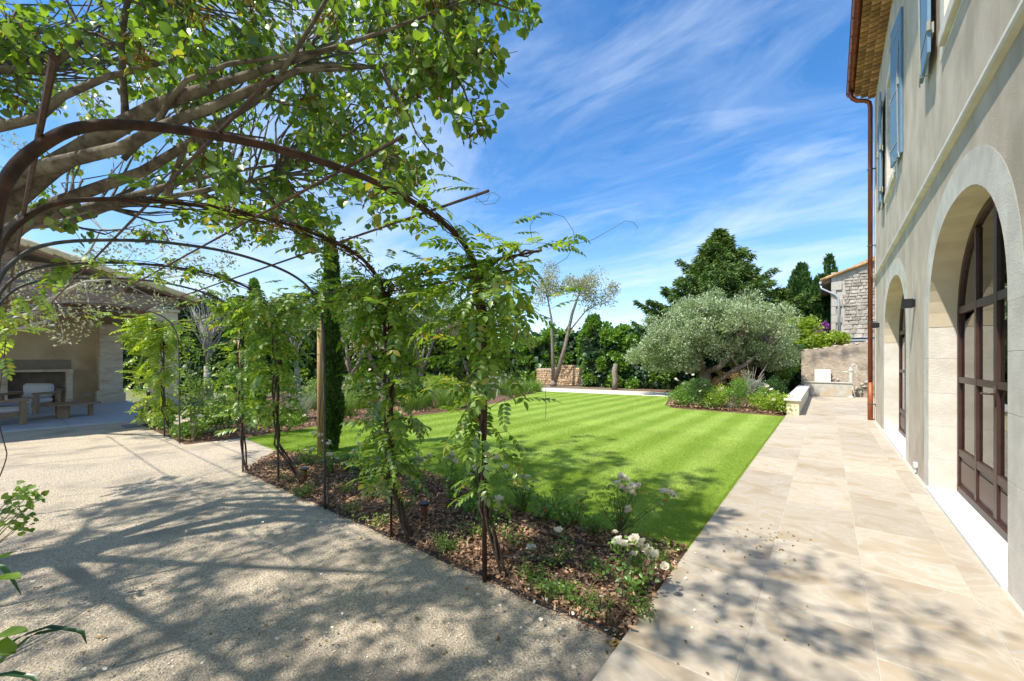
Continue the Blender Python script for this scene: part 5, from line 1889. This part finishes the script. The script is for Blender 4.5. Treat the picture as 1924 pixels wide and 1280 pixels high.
fb = onplane_y(1352, 432, 30)
fir((fb.x, fb.y, 0), fb.z, 6.0, 'tall dark green fir rising behind the silver olive')
fb2 = onplane_y(1468, 545, 30)
fir((fb2.x, fb2.y, 0), fb2.z, 1.2, 'small blue green fir tip between the big fir and the cypresses', levels=16, nb=7)
for (x, y, w, n, tp, lab) in ((1497, 500, 1.35, 16000, 3, 'dark cypress with ragged twin tips left of the gable house'), (1537, 523, 1.5, 14000, 3, 'broader dark cypress touching the gable house eaves'), (1567, 480, .8, 5000, 2, 'cypress tip showing above the gable house roof')):
    q = onplane_y(x, y, 31 if x < 1560 else 37)
    column_tree('cypress', lab, (q.x, q.y, 0), q.z, w, n, .30, 'L_cypress', tips=tp, taper=.55)

# thin olive with two leaning stems at the path end
tb = at(1040, 722, 24.6); tb.z = 0
limbs = [[(tb + Vector((0, 0, .2)), .12), (at(1038, 660, 24.4), .10), (at(1036, 600, 24.3), .07), (at(1028, 555, 24.3), .04)],
         [(tb + Vector((.1, 0, .3)), .15), (at(1062, 650, 24.3), .12), (at(1075, 590, 24.3), .09), (at(1088, 552, 24.3), .05), (at(1095, 525, 24.3), .03)],
         [(at(1068, 625, 24.3), .05), (at(1100, 585, 24.3), .04), (at(1130, 568, 24.3), .025), (at(1150, 550, 24.3), .015)],
         [(at(1036, 600, 24.3), .04), (at(1012, 590, 24.3), .03), (at(995, 575, 24.3), .015)]]
cc = [tuple(at(x + random.uniform(-12, 12), y + random.uniform(-12, 12), 24.3 + random.uniform(-.6, .6))) for (x, y) in [(1018, 548), (1035, 530), (1025, 560), (1045, 545), (1080, 535), (1095, 520), (1090, 545), (1105, 535), (1070, 525), (1115, 525), (1150, 550), (1135, 560), (1120, 575), (1000, 580), (1040, 515), (1085, 555), (1100, 560), (1010, 530)]]
tree_big('olive_tree', 'thin pale olive tree with two leaning bare stems at the end of the path', 'olive tree', tb, [(tb, .2), (tb + Vector((.05, 0, .35)), .16)], limbs, cc, rng.uniform(.5, .85, len(cc)), 420, .11, 'L_olive_pale', 'bark_olive', flat=.9, shell=.2, tw_r=.02)

# mid-left olives
def olive_at(x, y, d, r, lab, n=26, base=None, pale=False, limbpx=()):
    b_ = at(base[0], base[1], d); b_.z = 0
    c = ellip_centres(at(x, y, d), r, n)
    lm = []
    for px in limbpx: lm.append([(b_ + Vector((0, 0, .8)), .11)] + [(at(a_, b2, d), .08 - .02 * i) for i, (a_, b2) in enumerate(px)])
    return tree_big('olive_tree', lab, 'olive tree', b_, [(b_, .2), (b_ + Vector((.03, 0, .45)), .15), (b_ + Vector((.0, 0, .9)), .13)], lm, c, rng.uniform(.4, .65, n), 170, .12, 'L_olive_pale' if pale else 'L_olive', 'bark_olive', flat=.85, shell=.3, tw_r=.03)


olive_at(665, 565, 21, (2.4, 1.6, 1.7), 'grey green olive behind the second hoop post', 46, (660, 722), False, (((655, 690), (640, 660)), ((675, 680), (690, 640)), ((650, 650), (625, 610))))
olive_at(800, 580, 23, (2.6, 1.6, 1.6), 'olive with two pale slanting trunks between the two leafy vines', 46, (790, 718), False, (((790, 690), (798, 650)), ((800, 680), (815, 640)), ((780, 640), (740, 610))))
olive_at(880, 610, 25, (2.2, 1.4, 1.3), 'pale olive just left of the nearest hoop post, at the back', 36, (880, 715), True, (((875, 690), (865, 655)),))
olive_at(700, 640, 19, (1.2, 1.0, .6), 'low knotty olive with a thick pruned brown limb behind the grasses', 14, (712, 728), True, (((735, 690), (770, 650), (800, 628)), ((690, 660), (660, 620))))


def bare_tree(x, y, d, lab, spread, top, n=26, seed=0):
    b_ = at(x, y, d); b_.z = 0
    t = empty('bare_tree', b_, 0, lab, 'tree')
    tops = []
    forks = [at(x + dx, y - dy, d) for dx, dy in ((-4, 60), (14, 62), (0, 110))]
    MB().tube([(0, 0, 0), Vector((-.1, 0, .7)), forks[0] - b_], [.17, .13, .10], 8, wob=.06).build('trunk', 'bark_pale', t, smooth=True)
    mb = MB(); tw = MB()
    for k in range(n):
        f = forks[0].lerp(forks[2], random.random())
        e = at(x + random.uniform(-spread, spread), y - top * random.uniform(.7, 1.05), d + random.uniform(-1, 1))
        pp = bez(f, e, n=5, wob=.08, side=(0, 0, .15))
        mb.tube([p - b_ for p in pp], [.045, .035, .026, .018, .012, .006], 5)
        for j in range(7):
            s = pp[random.randint(2, 5)]
            e2 = s + Vector((random.uniform(-.5, .5), random.uniform(-.5, .5), random.uniform(.1, .7)))
            tw.tube([s - b_, (s + e2) / 2 - b_ + Vector((0, 0, .04)), e2 - b_], [.008, .006, .003], 3)
    mb.build('limb', 'bark_pale', t, smooth=True); tw.build('twigs', 'bark_pale', t)['kind'] = 'stuff'
    return t


bare_tree(392, 748, 17, 'pale bare crooked tree behind the rose bed right of the summer house', 60, 200)
bare_tree(560, 735, 22, 'leafless pale twiggy tree behind the farther cypress', 50, 150, 16)
# off-frame olive reaching in at the left
ob = at(-90, 800, 8.5); ob.z = 0
tree_big('olive_tree', 'young olive whose pale branches reach in front of the summer house roof', 'olive tree', ob, [(ob, .12), (ob + Vector((.1, 0, 1.4)), .09)],
         [[(ob + Vector((.1, 0, 1.4)), .08), (at(0, 610, 8), .07), (at(60, 590, 7.8), .055), (at(100, 560, 7.6), .045), (at(160, 530, 7.5), .03), (at(210, 525, 7.5), .015)],
          [(ob + Vector((.1, 0, 1.4)), .07), (at(30, 620, 8), .04), (at(100, 600, 8), .02)],
          [(at(100, 560, 7.6), .04), (at(130, 510, 7.5), .03), (at(170, 470, 7.4), .02), (at(190, 430, 7.4), .01)]],
         [tuple(at(x + random.uniform(-15, 15), y + random.uniform(-15, 15), 7.6 + random.uniform(-.4, .4))) for (x, y) in [(90, 610), (110, 630), (60, 580), (140, 560), (180, 530), (210, 545), (200, 480), (150, 480), (220, 440), (260, 470), (280, 440), (300, 500), (320, 460), (330, 520), (240, 510), (360, 480), (20, 560), (400, 500), (30, 290), (20, 250), (60, 620), (120, 590), (150, 610), (175, 590), (60, 540), (30, 520), (90, 520), (130, 530), (230, 580), (250, 560), (180, 500), (290, 540), (310, 560), (350, 500), (380, 520), (420, 470), (440, 500)]],
         .22, 60, .06, 'L_olive_pale', 'bark_pale', flat=.9, shell=.2, tw_r=.012)

# hedges
hedge('hedge', 'glossy tall laurel hedge running behind the far path towards the olive', -11.6, 22.3, -6.4, 22.9, 3.9, 1.6, 26000, .17, 'L_hedge')
hedge('hedge', 'dark leaved hedge under the silver olive', -6.4, 22.9, -1.0, 23.6, 2.7, 1.4, 20000, .16, 'L_dark')
hedge('hedge', 'ivy clad green hedge left of the dry stone wall', -26, 24.5, -15.2, 23.4, 3.3, 2.0, 28000, .19, 'L_hedge')
hedge('hedge', 'mid green bank of trees beyond the dry stone wall', -24, 30.5, -7, 29.5, 4.7, 2.5, 22000, .24, 'L_hedge', hvar=.4)
a_, b_ = at(430, 735, 24), at(905, 728, 33)
hedge('hedge', 'tall fresh green tree belt behind the grass border, centre left', a_.x, a_.y, b_.x, b_.y, 5.5, 2.5, 46000, .22, 'L_shrub', hvar=.5)
a_, b_ = at(215, 745, 24), at(470, 742, 20.5)
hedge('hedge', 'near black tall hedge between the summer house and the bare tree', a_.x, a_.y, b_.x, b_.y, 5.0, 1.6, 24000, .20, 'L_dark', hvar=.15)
a_, b_ = at(-200, 745, 36), at(330, 745, 32)
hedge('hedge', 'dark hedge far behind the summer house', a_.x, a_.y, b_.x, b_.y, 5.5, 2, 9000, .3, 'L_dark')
q = at(1512, 700, 21.3)
shrub('shrub', 'bright yellow green shrub spilling over the left end of the old wall', 'shrub', (q.x, 25.2, 0), (1.15, .8, 4.3), 5200, .15, 'L_lime', WIDE, nc=50)
q = at(1560, 640, 19.2)
shrub('ivy_vine', 'leafy vine trailing on the top of the old wall below the downpipe', 'climbing plant', (q.x - .1, 23.6, 2.0), (.85, .45, .9), 1500, .12, 'L_lime', WIDE, nc=16)
q = at(1528, 616, 22.0)
shrub('bougainvillea', 'purple flowering bush above the old wall', 'flowering shrub', (q.x, 26.6, 2.5), (1.0, .4, 1.1), 1500, .11, 'L_purple', WIDE, nc=16, stems=0)
q = at(1480, 700, 20)
shrub('bamboo', 'dark thin leaved shrub standing against the left end of the old wall', 'shrub', (-1.55, 22.2, 0), (.75, .5, 2.9), 3800, .12, 'L_hedge', NARROW, nc=34)
# tree stump
st = at(1155, 730, 22.0); st.z = 0
tag(MB().tube([st, st + Vector((.03, 0, .5)), st + Vector((-.02, 0, 1.0)), st + Vector((.06, 0, 1.4))], [.17, .14, .15, .10], 10, wob=.1).build('tree_stump', 'bark_olive', smooth=True), 'tall cut grey trunk stump before the laurel hedge', 'stump')

# ------------------------------------------------------------------ border plants
def gp(x, y): return ground_at(x, y, .04)


# far right bed beside the bench
FB = [(1275, 768, .55, .45, 'L_hedge', 1500, .06, 'low dark green cushion shrub at the left corner of the far bed', 0, DIAM),
      (1312, 768, .40, .85, 'L_cypress', 2200, .06, 'upright dark rosemary bush behind the bark, left in the far bed', 0, NARROW),
      (1345, 770, .50, .60, 'L_lime', 1700, .05, 'lime green feathery bush in the middle of the far bed', 2, DIAM),
      (1385, 772, .45, .85, 'L_hedge', 2000, .06, 'dense green bush with brown base in the far bed', 0, NARROW),
      (1412, 760, .45, .95, 'L_grey', 1500, .05, 'silvery bush with long pale upright stems in the far bed', 0, NARROW),
      (1448, 776, .55, .42, 'L_lime', 2000, .055, 'bright lime low bush next to the bench end', 1, WIDE),
      (1458, 758, .45, .80, 'L_cypress', 2200, .06, 'dark fine leaved bush against the bench', 0, NARROW),
      (1350, 745, .5, .95, 'L_reddish', 900, .05, 'reddish brown bush at the back of the far bed', 0, DIAM),
      (1390, 748, .5, 1.1, 'L_reddish', 900, .05, 'tall rusty leaved shrub under the olive', 0, DIAM),
      (1325, 772, .45, .45, 'L_shrub', 900, .05, 'pale green rose bush with white blooms in the far bed', 4, WIDE),
      (1430, 768, .40, .55, 'L_shrub', 900, .05, 'loose white flowering rose bush left of the lime bush', 4, WIDE),
      (1290, 752, .45, .75, 'L_rose', 900, .05, 'white rose bush where the far path meets the bed', 5, WIDE),
      (1370, 771, .35, .35, 'L_grey', 900, .04, 'small grey lavender tuft on the bark of the far bed', 0, NARROW)]
for (x, y, r, h, mt, n, sz, lab, fl, tm) in FB:
    g = gp(x, y)
    if g.y < 14.3: g.y = 14.3
    r *= 1.2; h *= 1.3; n = int(n * 1.5)
    shrub('shrub', lab, 'shrub', g, (r, r * .8, h), n, sz, mt, tm, group='shrubs of the far bed', flowers=fl, fsize=.07, up=.6 if tm is NARROW else .3)
g = gp(1412, 760)
mb = MB()
t = empty('silver_stems', g, 0, 'spray of long whitish stems rising above the silvery bush', 'plant')
for k in range(12):
    e = Vector((random.uniform(-.5, .6), random.uniform(-.3, .3), random.uniform(1.0, 1.45)))
    mb.tube(bez((0, 0, .3), e, n=4, sag=.08), [.004, .004, .004, .007, .002], 4)
mb.build('stem', 'bark_pale', t)

# left border: grasses and bushes between the lawn and the summer house
GR = [(560, 790, .40, .95, 'L_grey', 'pale feathery grass left of the slim cypress', 30), (585, 770, .4, .9, 'L_grass', 'green blade grass left of the slim cypress', 0),
      (648, 782, .45, .95, 'L_grass', 'fountain of green grass just right of the slim cypress', 14), (668, 768, .5, 1.0, 'L_grass', 'tall fresh grass clump at the lawn edge behind the vine', 0),
      (700, 762, .5, .8, 'L_grey', 'grey grass clump behind the second hoop post', 20), (775, 772, .5, 1.1, 'L_grass', 'tall bright grass clump at the lawn edge between the two vines', 0),
      (800, 766, .45, 1.1, 'L_grass', 'narrow upright grass right of the tall bright clump', 0), (835, 768, .5, .95, 'L_grass', 'green grass clump at the tip of the border', 12),
      (862, 765, .5, .8, 'L_grass', 'low grass clump rounding the tip of the border', 0), (985, 738, .7, .8, 'L_grass', 'small bright grass clump at the far corner of the lawn', 0),
      (1005, 735, .6, .7, 'L_shrub', 'grass tuft beside the far path start', 0), (740, 748, .6, .9, 'L_grey', 'silver lavender drift behind the tall grass', 40), (905, 745, .8, .9, 'L_grey', 'pale grass drift seen right of the nearest post', 40),
      (620, 752, .6, .9, 'L_grey', 'silver plumes behind the slim cypress', 30), (950, 742, .7, .8, 'L_grass', 'green tussock at the far lawn border', 0)]
for (x, y, r, h, mt, lab, pl) in GR:
    grass_clump(lab, gp(x, y), r, h, 420, mt, 'grasses of the left border', w=.010 if y > 760 else .016, plume=pl)
SB = [(735, 800, .35, .35, 'L_rose', 'small dark bush on bark between cypress and second vine', 2), (430, 812, .5, .8, 'L_rose', 'rose bush in front of the fifth hoop post gap', 4),
      (505, 800, .45, .55, 'L_hedge', 'round green bush at the corner of the lawn', 0), (545, 808, .38, .40, 'L_shrub', 'small round bush by the lawn corner', 1),
      (330, 806, .55, .45, 'L_rose', 'low white rose bush behind the sixth hoop post', 7), (362, 822, .45, .38, 'L_rose', 'white rose bush nearest the gravel in the left bed', 8),
      (300, 795, .5, .6, 'L_lime', 'leafy clump at the foot of the seventh hoop post', 2), (395, 800, .6, .6, 'L_rose', 'white rose bush in the middle of the left bed', 8),
      (420, 785, .7, .8, 'L_shrub', 'bushy green shrub behind the white roses', 4), (470, 778, .7, .9, 'L_rose', 'tall rose shrub behind the lawn corner', 4),
      (360, 782, .6, .6, 'L_grey', 'grey leaved bush behind the white roses', 3), (880, 755, .6, .6, 'L_rose', 'rose bush at the tip of the border with white blooms', 3),
      (600, 755, .8, .9, 'L_shrub', 'green shrub behind the slim cypress', 0), (680, 745, .9, 1.1, 'L_shrub', 'loose shrub behind the second vine', 3),
      (830, 742, 1.0, 1.0, 'L_lime', 'yellow green shrub below the back olives', 0), (780, 738, 1.0, .9, 'L_rose', 'dark rose shrub at the back of the border', 4),
      (930, 735, 1.0, 1.0, 'L_grey', 'grey shrub under the ivy hedge', 0), (530, 745, 1.0, 1.2, 'L_hedge', 'dark green shrub behind the farther cypress', 0),
      (340, 752, 1.1, 1.0, 'L_dark', 'dark shrub at the foot of the black hedge', 3), (450, 748, 1.1, 1.3, 'L_hedge', 'shrub beneath the bare tree', 0)]
for (x, y, r, h, mt, lab, fl) in SB:
    g = gp(x, y)
    shrub('shrub', lab, 'shrub', g, (r, r * .85, h), int(900 + 900 * r), .05 if y > 770 else .08, mt, WIDE, group='shrubs of the left border', flowers=fl, fsize=.062 if y > 770 else .09)

# near bed roses and herbs
def rose_bush(bx, by, h, lab, fl=(), n=260, spread=.22, size=.036, fs=.048, mat='L_rose', name='rose_bush', cat='rose bush'):
    g = ground_at(bx, by, .04)
    dd = (Vector((g.x, g.y, 0)).dot(Vector((-SY, CY, 0))))
    t = empty(name, g, 0, lab, cat, 'plants of the near bed')
    mb = MB()
    ends = [at(x, y, dd + random.uniform(-.05, .05)) for (x, y) in fl]
    for k in range(5): ends.append(g + Vector((random.uniform(-spread, spread), random.uniform(-spread, spread), h * random.uniform(.6, 1))))
    cs_ = []
    for e in ends:
        pp = bez(g, e, n=4, wob=.015)
        mb.tube([p - g for p in pp], [.006, .005, .004, .003, .002], 4)
        for p in pp[1:]: cs_.append(np.array(p - g))
    mb.build('stem', 'green_stem', t)
    P, O = clumps(np.array(cs_), np.full(len(cs_), .075), n / len(cs_), .8, .1)
    P[:, 2] = np.maximum(P[:, 2], .01)
    foliage('foliage', ROUND if size > .03 else WIDE, P, O + rdir(len(P)) * .8, rdir(len(P), 1.2), rng.uniform(.6, 1.2, len(P)) * size, mat, t, W=rng.uniform(.5, .9, len(P)) * size)
    for e in ends[:len(fl)]:
        rose_head('flower', e - g, fs * random.uniform(.8, 1.2), t)
        if random.random() < .6: rose_head('flower', e - g + Vector([random.uniform(-.06, .06) for _ in range(3)]), fs * random.uniform(.5, .9), t)
    return t


rose_bush(1165, 1000, .40, 'tall white rose with two blossom heads standing out against the lawn', [(1160, 910), (1175, 903), (1188, 912), (1168, 920), (1200, 916), (1180, 920), (1250, 927), (1262, 931), (1183, 962)], 300)
rose_bush(1185, 1110, .25, 'white rose with a drooping row of flowers nearest the terrace', [(1163, 1020), (1175, 1026), (1192, 1018), (1203, 1028), (1215, 1033), (1224, 1040), (1234, 1048)], 300)
rose_bush(1045, 1062, .22, 'small leafy rose without flowers on the open bark', [(1050, 1000)], 160, size=.03)
rose_bush(985, 960, .30, 'rose with white heads just right of the nearest post', [(978, 897), (990, 900), (1000, 908), (950, 880), (932, 862)], 260)
rose_bush(925, 985, .26, 'rose with white heads at the foot of the nearest post', [(930, 950), (938, 940), (895, 948)], 260)
rose_bush(850, 935, .30, 'rose with a cluster of white heads between the two vines', [(838, 862), (850, 860), (856, 868), (848, 855), (850, 920), (857, 925)], 320)
rose_bush(785, 925, .28, 'rose with white heads right behind the second vine', [(783, 862), (778, 870), (790, 866), (808, 858)], 300)
rose_bush(690, 905, .28, 'rose with white heads left of the second vine', [(672, 835), (665, 850), (680, 862), (676, 872), (654, 876)], 300)
rose_bush(625, 890, .30, 'rose with white heads at the third hoop post', [(610, 828), (616, 836), (624, 856), (633, 864), (600, 820)], 260)
rose_bush(572, 875, .26, 'rose with one white head at the cypress foot', [(572, 848), (588, 846)], 220)
rose_bush(1080, 985, .26, 'bushy rose without open flowers by the lawn edging', [], 260)
rose_bush(1030, 975, .24, 'dark leaved rose between two white ones at the lawn edge', [], 220)
rose_bush(545, 905, .2, 'feathery herb tuft by the fourth hoop post', [], 260, size=.02, mat='L_shrub', name='herb', cat='herb')
rose_bush(842, 1035, .16, 'feathery green herb tuft on the bark right of the second post', [], 420, size=.02, mat='L_shrub', name='herb', cat='herb', spread=.14)
rose_bush(578, 930, .12, 'low mat of green herb against the edging by the third post', [], 420, size=.018, mat='L_hedge', name='herb', cat='herb', spread=.16)
rose_bush(712, 985, .14, 'small leafy seedling against the second post', [(713, 972)], 90, size=.03, mat='L_shrub', name='herb', cat='herb', fs=.01)
for (x, y, h, n_, sz, mt, lab) in (
        (900, 1008, .12, 240, .022, 'L_shrub', 'light herb tuft on the bark left of the nearest post'),
        (962, 1022, .14, 200, .028, 'L_rose', 'leafy seedling on the bark right of the nearest post'),
        (1000, 1080, .10, 240, .02, 'L_shrub', 'fine herb patch between the small rose and the daisies'),
        (1125, 1075, .12, 160, .026, 'L_rose', 'seedling between the small rose and the drooping white rose'),
        (1110, 1145, .08, 260, .018, 'L_hedge', 'low green mat at the right end of the daisies'),
        (1205, 1150, .10, 140, .026, 'L_rose', 'seedling in front of the drooping white rose by the terrace'),
        (1240, 1055, .12, 130, .024, 'L_shrub', 'thin herb against the terrace edge'),
        (760, 955, .12, 240, .022, 'L_hedge', 'herb patch behind the foot of the second vine'),
        (700, 935, .14, 240, .024, 'L_rose', 'leafy clump left of the second post on the bark'),
        (645, 925, .12, 240, .022, 'L_shrub', 'light herb patch right of the third post'),
        (665, 962, .08, 160, .018, 'L_hedge', 'low herb near the hose between second and third post'),
        (880, 965, .20, 320, .032, 'L_rose', 'leafy rose without flowers behind the tilted garden light'),
        (735, 900, .22, 340, .032, 'L_rose', 'leafy rose without flowers left behind the second vine'),
        (655, 885, .22, 320, .032, 'L_rose', 'leafy rose without flowers in front of the cypress'),
        (1120, 1002, .16, 260, .03, 'L_rose', 'leafy growth at the foot of the tall white rose')):
    rose_bush(x, y, h, lab, [], n_, spread=.13, size=sz, mat=mt, name='herb' if n_ < 300 else 'rose_bush', cat='herb' if n_ < 300 else 'rose bush')
rose_bush(900, 925, .30, 'rose with small white heads at the lawn edge behind the nearest post', [(893, 880), (905, 872), (915, 885), (886, 893)], 260)
rose_bush(725, 885, .28, 'rose with small white heads at the lawn edge left of the second vine', [(715, 845), (728, 838), (740, 850)], 260)
# daisies
g = ground_at(1055, 1125, .03)
t = empty('daisy_clump', g, 0, 'low clump of small white yellow eyed daisies against the metal edging', 'daisies')
c = np.column_stack([rng.normal(0, .13, 26), rng.normal(0, .05, 26), rng.uniform(.02, .10, 26)])
P, O = clumps(c, np.full(26, .05), 34, .8, .1); P[:, 2] = np.maximum(P[:, 2], .0)
foliage('foliage', NARROW, P, O + rdir(len(P)), rdir(len(P), 1), rng.uniform(.015, .03, len(P)), 'L_hedge', t, W=rng.uniform(.03, .05, len(P)))
for (x, y) in ((1060, 1122), (1068, 1123), (1057, 1130), (1060, 1137), (1101, 1123), (1098, 1147), (1042, 1145), (1093, 1147), (1080, 1146), (987, 1134), (1010, 1138), (1026, 1124), (1035, 1116), (1088, 1160), (1110, 1122), (1048, 1112)):
    p = ground_at(x, y, .045) - g
    mb = MB()
    k = 10
    mb.add([(p.x + (.011 if i % 2 else .004) * math.cos(i * math.pi / k), p.y + (.011 if i % 2 else .004) * math.sin(i * math.pi / k), p.z + .002) for i in range(2 * k)] , [tuple(range(2 * k))])
    o = mb.build('daisy_head', 'petal', t)
    MB().lathe([(.004, 0), (.003, .002)], (p.x, p.y, p.z + .0025), 6).build('eye', 'yellow', o)

# left-hand foreground plants
b = Vector((-2.55, -.25, 0))
t = empty('agapanthus', b, 0, 'dark green strap leaves arching in at the lower left corner', 'plant')
def strap(pts, w, mat, nm='leaf'):
    vs, fs = [], []
    n_ = len(pts)
    for i, p in enumerate(pts):
        tdir = (pts[min(i + 1, n_ - 1)] - pts[max(i - 1, 0)]).normalized()
        sd = tdir.cross(Vector((0, 0, 1))).normalized()
        s = i / (n_ - 1)
        ww = w * math.sin(math.pi * min(1, .25 + .75 * s)) ** .6 if s < 1 else .001
        vs += [p + sd * ww - b + Vector((0, 0, .006)), p - b, p - sd * ww - b + Vector((0, 0, .006))]
    for i in range(n_ - 1):
        fs += [(3 * i, 3 * i + 1, 3 * i + 4, 3 * i + 3), (3 * i + 1, 3 * i + 2, 3 * i + 5, 3 * i + 4)]
    MB().add(vs, fs).build(nm, mat, t, smooth=True)
base_ = Vector((-2.5, -.22, .02))
for pts in ([(-90, 1330, 1.7), (0, 1245, 1.55), (60, 1195, 1.5), (120, 1183, 1.5), (155, 1190, 1.5), (163, 1212, 1.5)], [(-90, 1300, 1.65), (0, 1225, 1.55), (40, 1197, 1.5), (90, 1180, 1.5), (140, 1186, 1.5), (160, 1196, 1.52)],
            [(-90, 1320, 1.6), (-20, 1275, 1.4), (20, 1268, 1.4), (60, 1275, 1.4), (80, 1290, 1.4)], [(-60, 1100, 1.6), (-20, 1065, 1.6), (5, 1068, 1.6), (20, 1085, 1.6), (40, 1120, 1.6)]):
    strap([base_] + [at(*q) for q in pts], .014, 'L_strap')
for pts in ([(-40, 1215, 1.4), (0, 1192, 1.4), (30, 1190, 1.4), (52, 1187, 1.4)], [(-40, 1230, 1.4), (-10, 1212, 1.4), (15, 1225, 1.4), (30, 1228, 1.4)], [(-50, 1100, 1.45), (-10, 1090, 1.45), (20, 1085, 1.45), (40, 1088, 1.45)], [(-40, 1060, 1.5), (-10, 1050, 1.5), (10, 1047, 1.5), (18, 1045, 1.5)]):
    strap([at(*q) for q in pts], .034, 'L_judas')
g = Vector((-3.35, -.35, 0))
t = empty('rose_bush', g, 0, 'sparse light leaved rose reaching in from the left edge above the gravel', 'rose bush')
mb = MB(); c = []
for (x, y) in ((70, 940), (55, 930), (30, 925), (40, 960), (15, 950), (38, 985), (30, 995), (5, 975)):
    e = at(x, y, 2.5)
    mb.tube([p - g for p in bez(g, e, n=4, sag=.1)], [.008, .006, .005, .003, .002], 4)
    c.append(np.array(e - g))
mb.build('stem', 'green_stem', t)
P, O = clumps(np.array(c), np.full(len(c), .07), 16, .8, .1)
foliage('foliage', ROUND, P, O + rdir(len(P)), rdir(len(P), 1), rng.uniform(.025, .042, len(P)), 'L_shrub', t)
rose_head('flower', at(35, 973, 2.5) - g, .03, t)

# ------------------------------------------------------------------ fallen petals and leaves
def litter(name, label, cat, pts, size, mat, z=.012):
    P = np.array([tuple(ground_at(x, y, z)) for x, y in pts])
    n = len(P)
    V, F = scatter(WIDE if mat != 'petal' else ROUND, P, rdir(n) * np.array([1, 1, .25]), rdir(n, 2.5), rng.uniform(.6, 1.3, n) * size)
    tag(link(name, npmesh(name, V, tri(F), mat)), label, cat, kind='stuff')


pp = [(random.gauss(1200, 90), random.gauss(1090, 60)) for _ in range(110)] + [(random.uniform(880, 1180), random.uniform(960, 1150)) for _ in range(60)] + [(random.uniform(600, 900), random.uniform(890, 1000)) for _ in range(50)] + [(random.uniform(20, 1250), random.uniform(950, 1260)) for _ in range(45)]
pp = [(x, y) for x, y in pp if y > 700 and (x < 1285 - (y - 1035) * .72)]
litter('fallen_petals', 'white rose petals scattered over the near bed and the gravel', 'petals', pp, .022, 'petal', .05)
pt = [(random.gauss(1425, 45), random.gauss(1015, 16)) for _ in range(50)] + [(random.uniform(1250, 1560), random.uniform(980, 1270)) for _ in range(26)] + [(random.uniform(1440, 1540), random.uniform(820, 920)) for _ in range(16)]
litter('fallen_leaves', 'small dry leaves scattered on the terrace tiles near the bed', 'leaves', pt, .022, 'L_dead', .036)
pq = [(random.uniform(1180, 1330), random.uniform(1000, 1180)) for _ in range(14)]
litter('fallen_petals', 'few white petals lying on the terrace tiles', 'petals', pq, .016, 'petal', .036)
pg = [(random.uniform(0, 1050), random.uniform(900, 1270)) for _ in range(90)] + [(random.gauss(1160, 16), random.gauss(1205, 14)) for _ in range(60)]
litter('fallen_leaves', 'yellowed and brown leaves lying on the gravel', 'leaves', pg, .026, 'L_dead', .008)
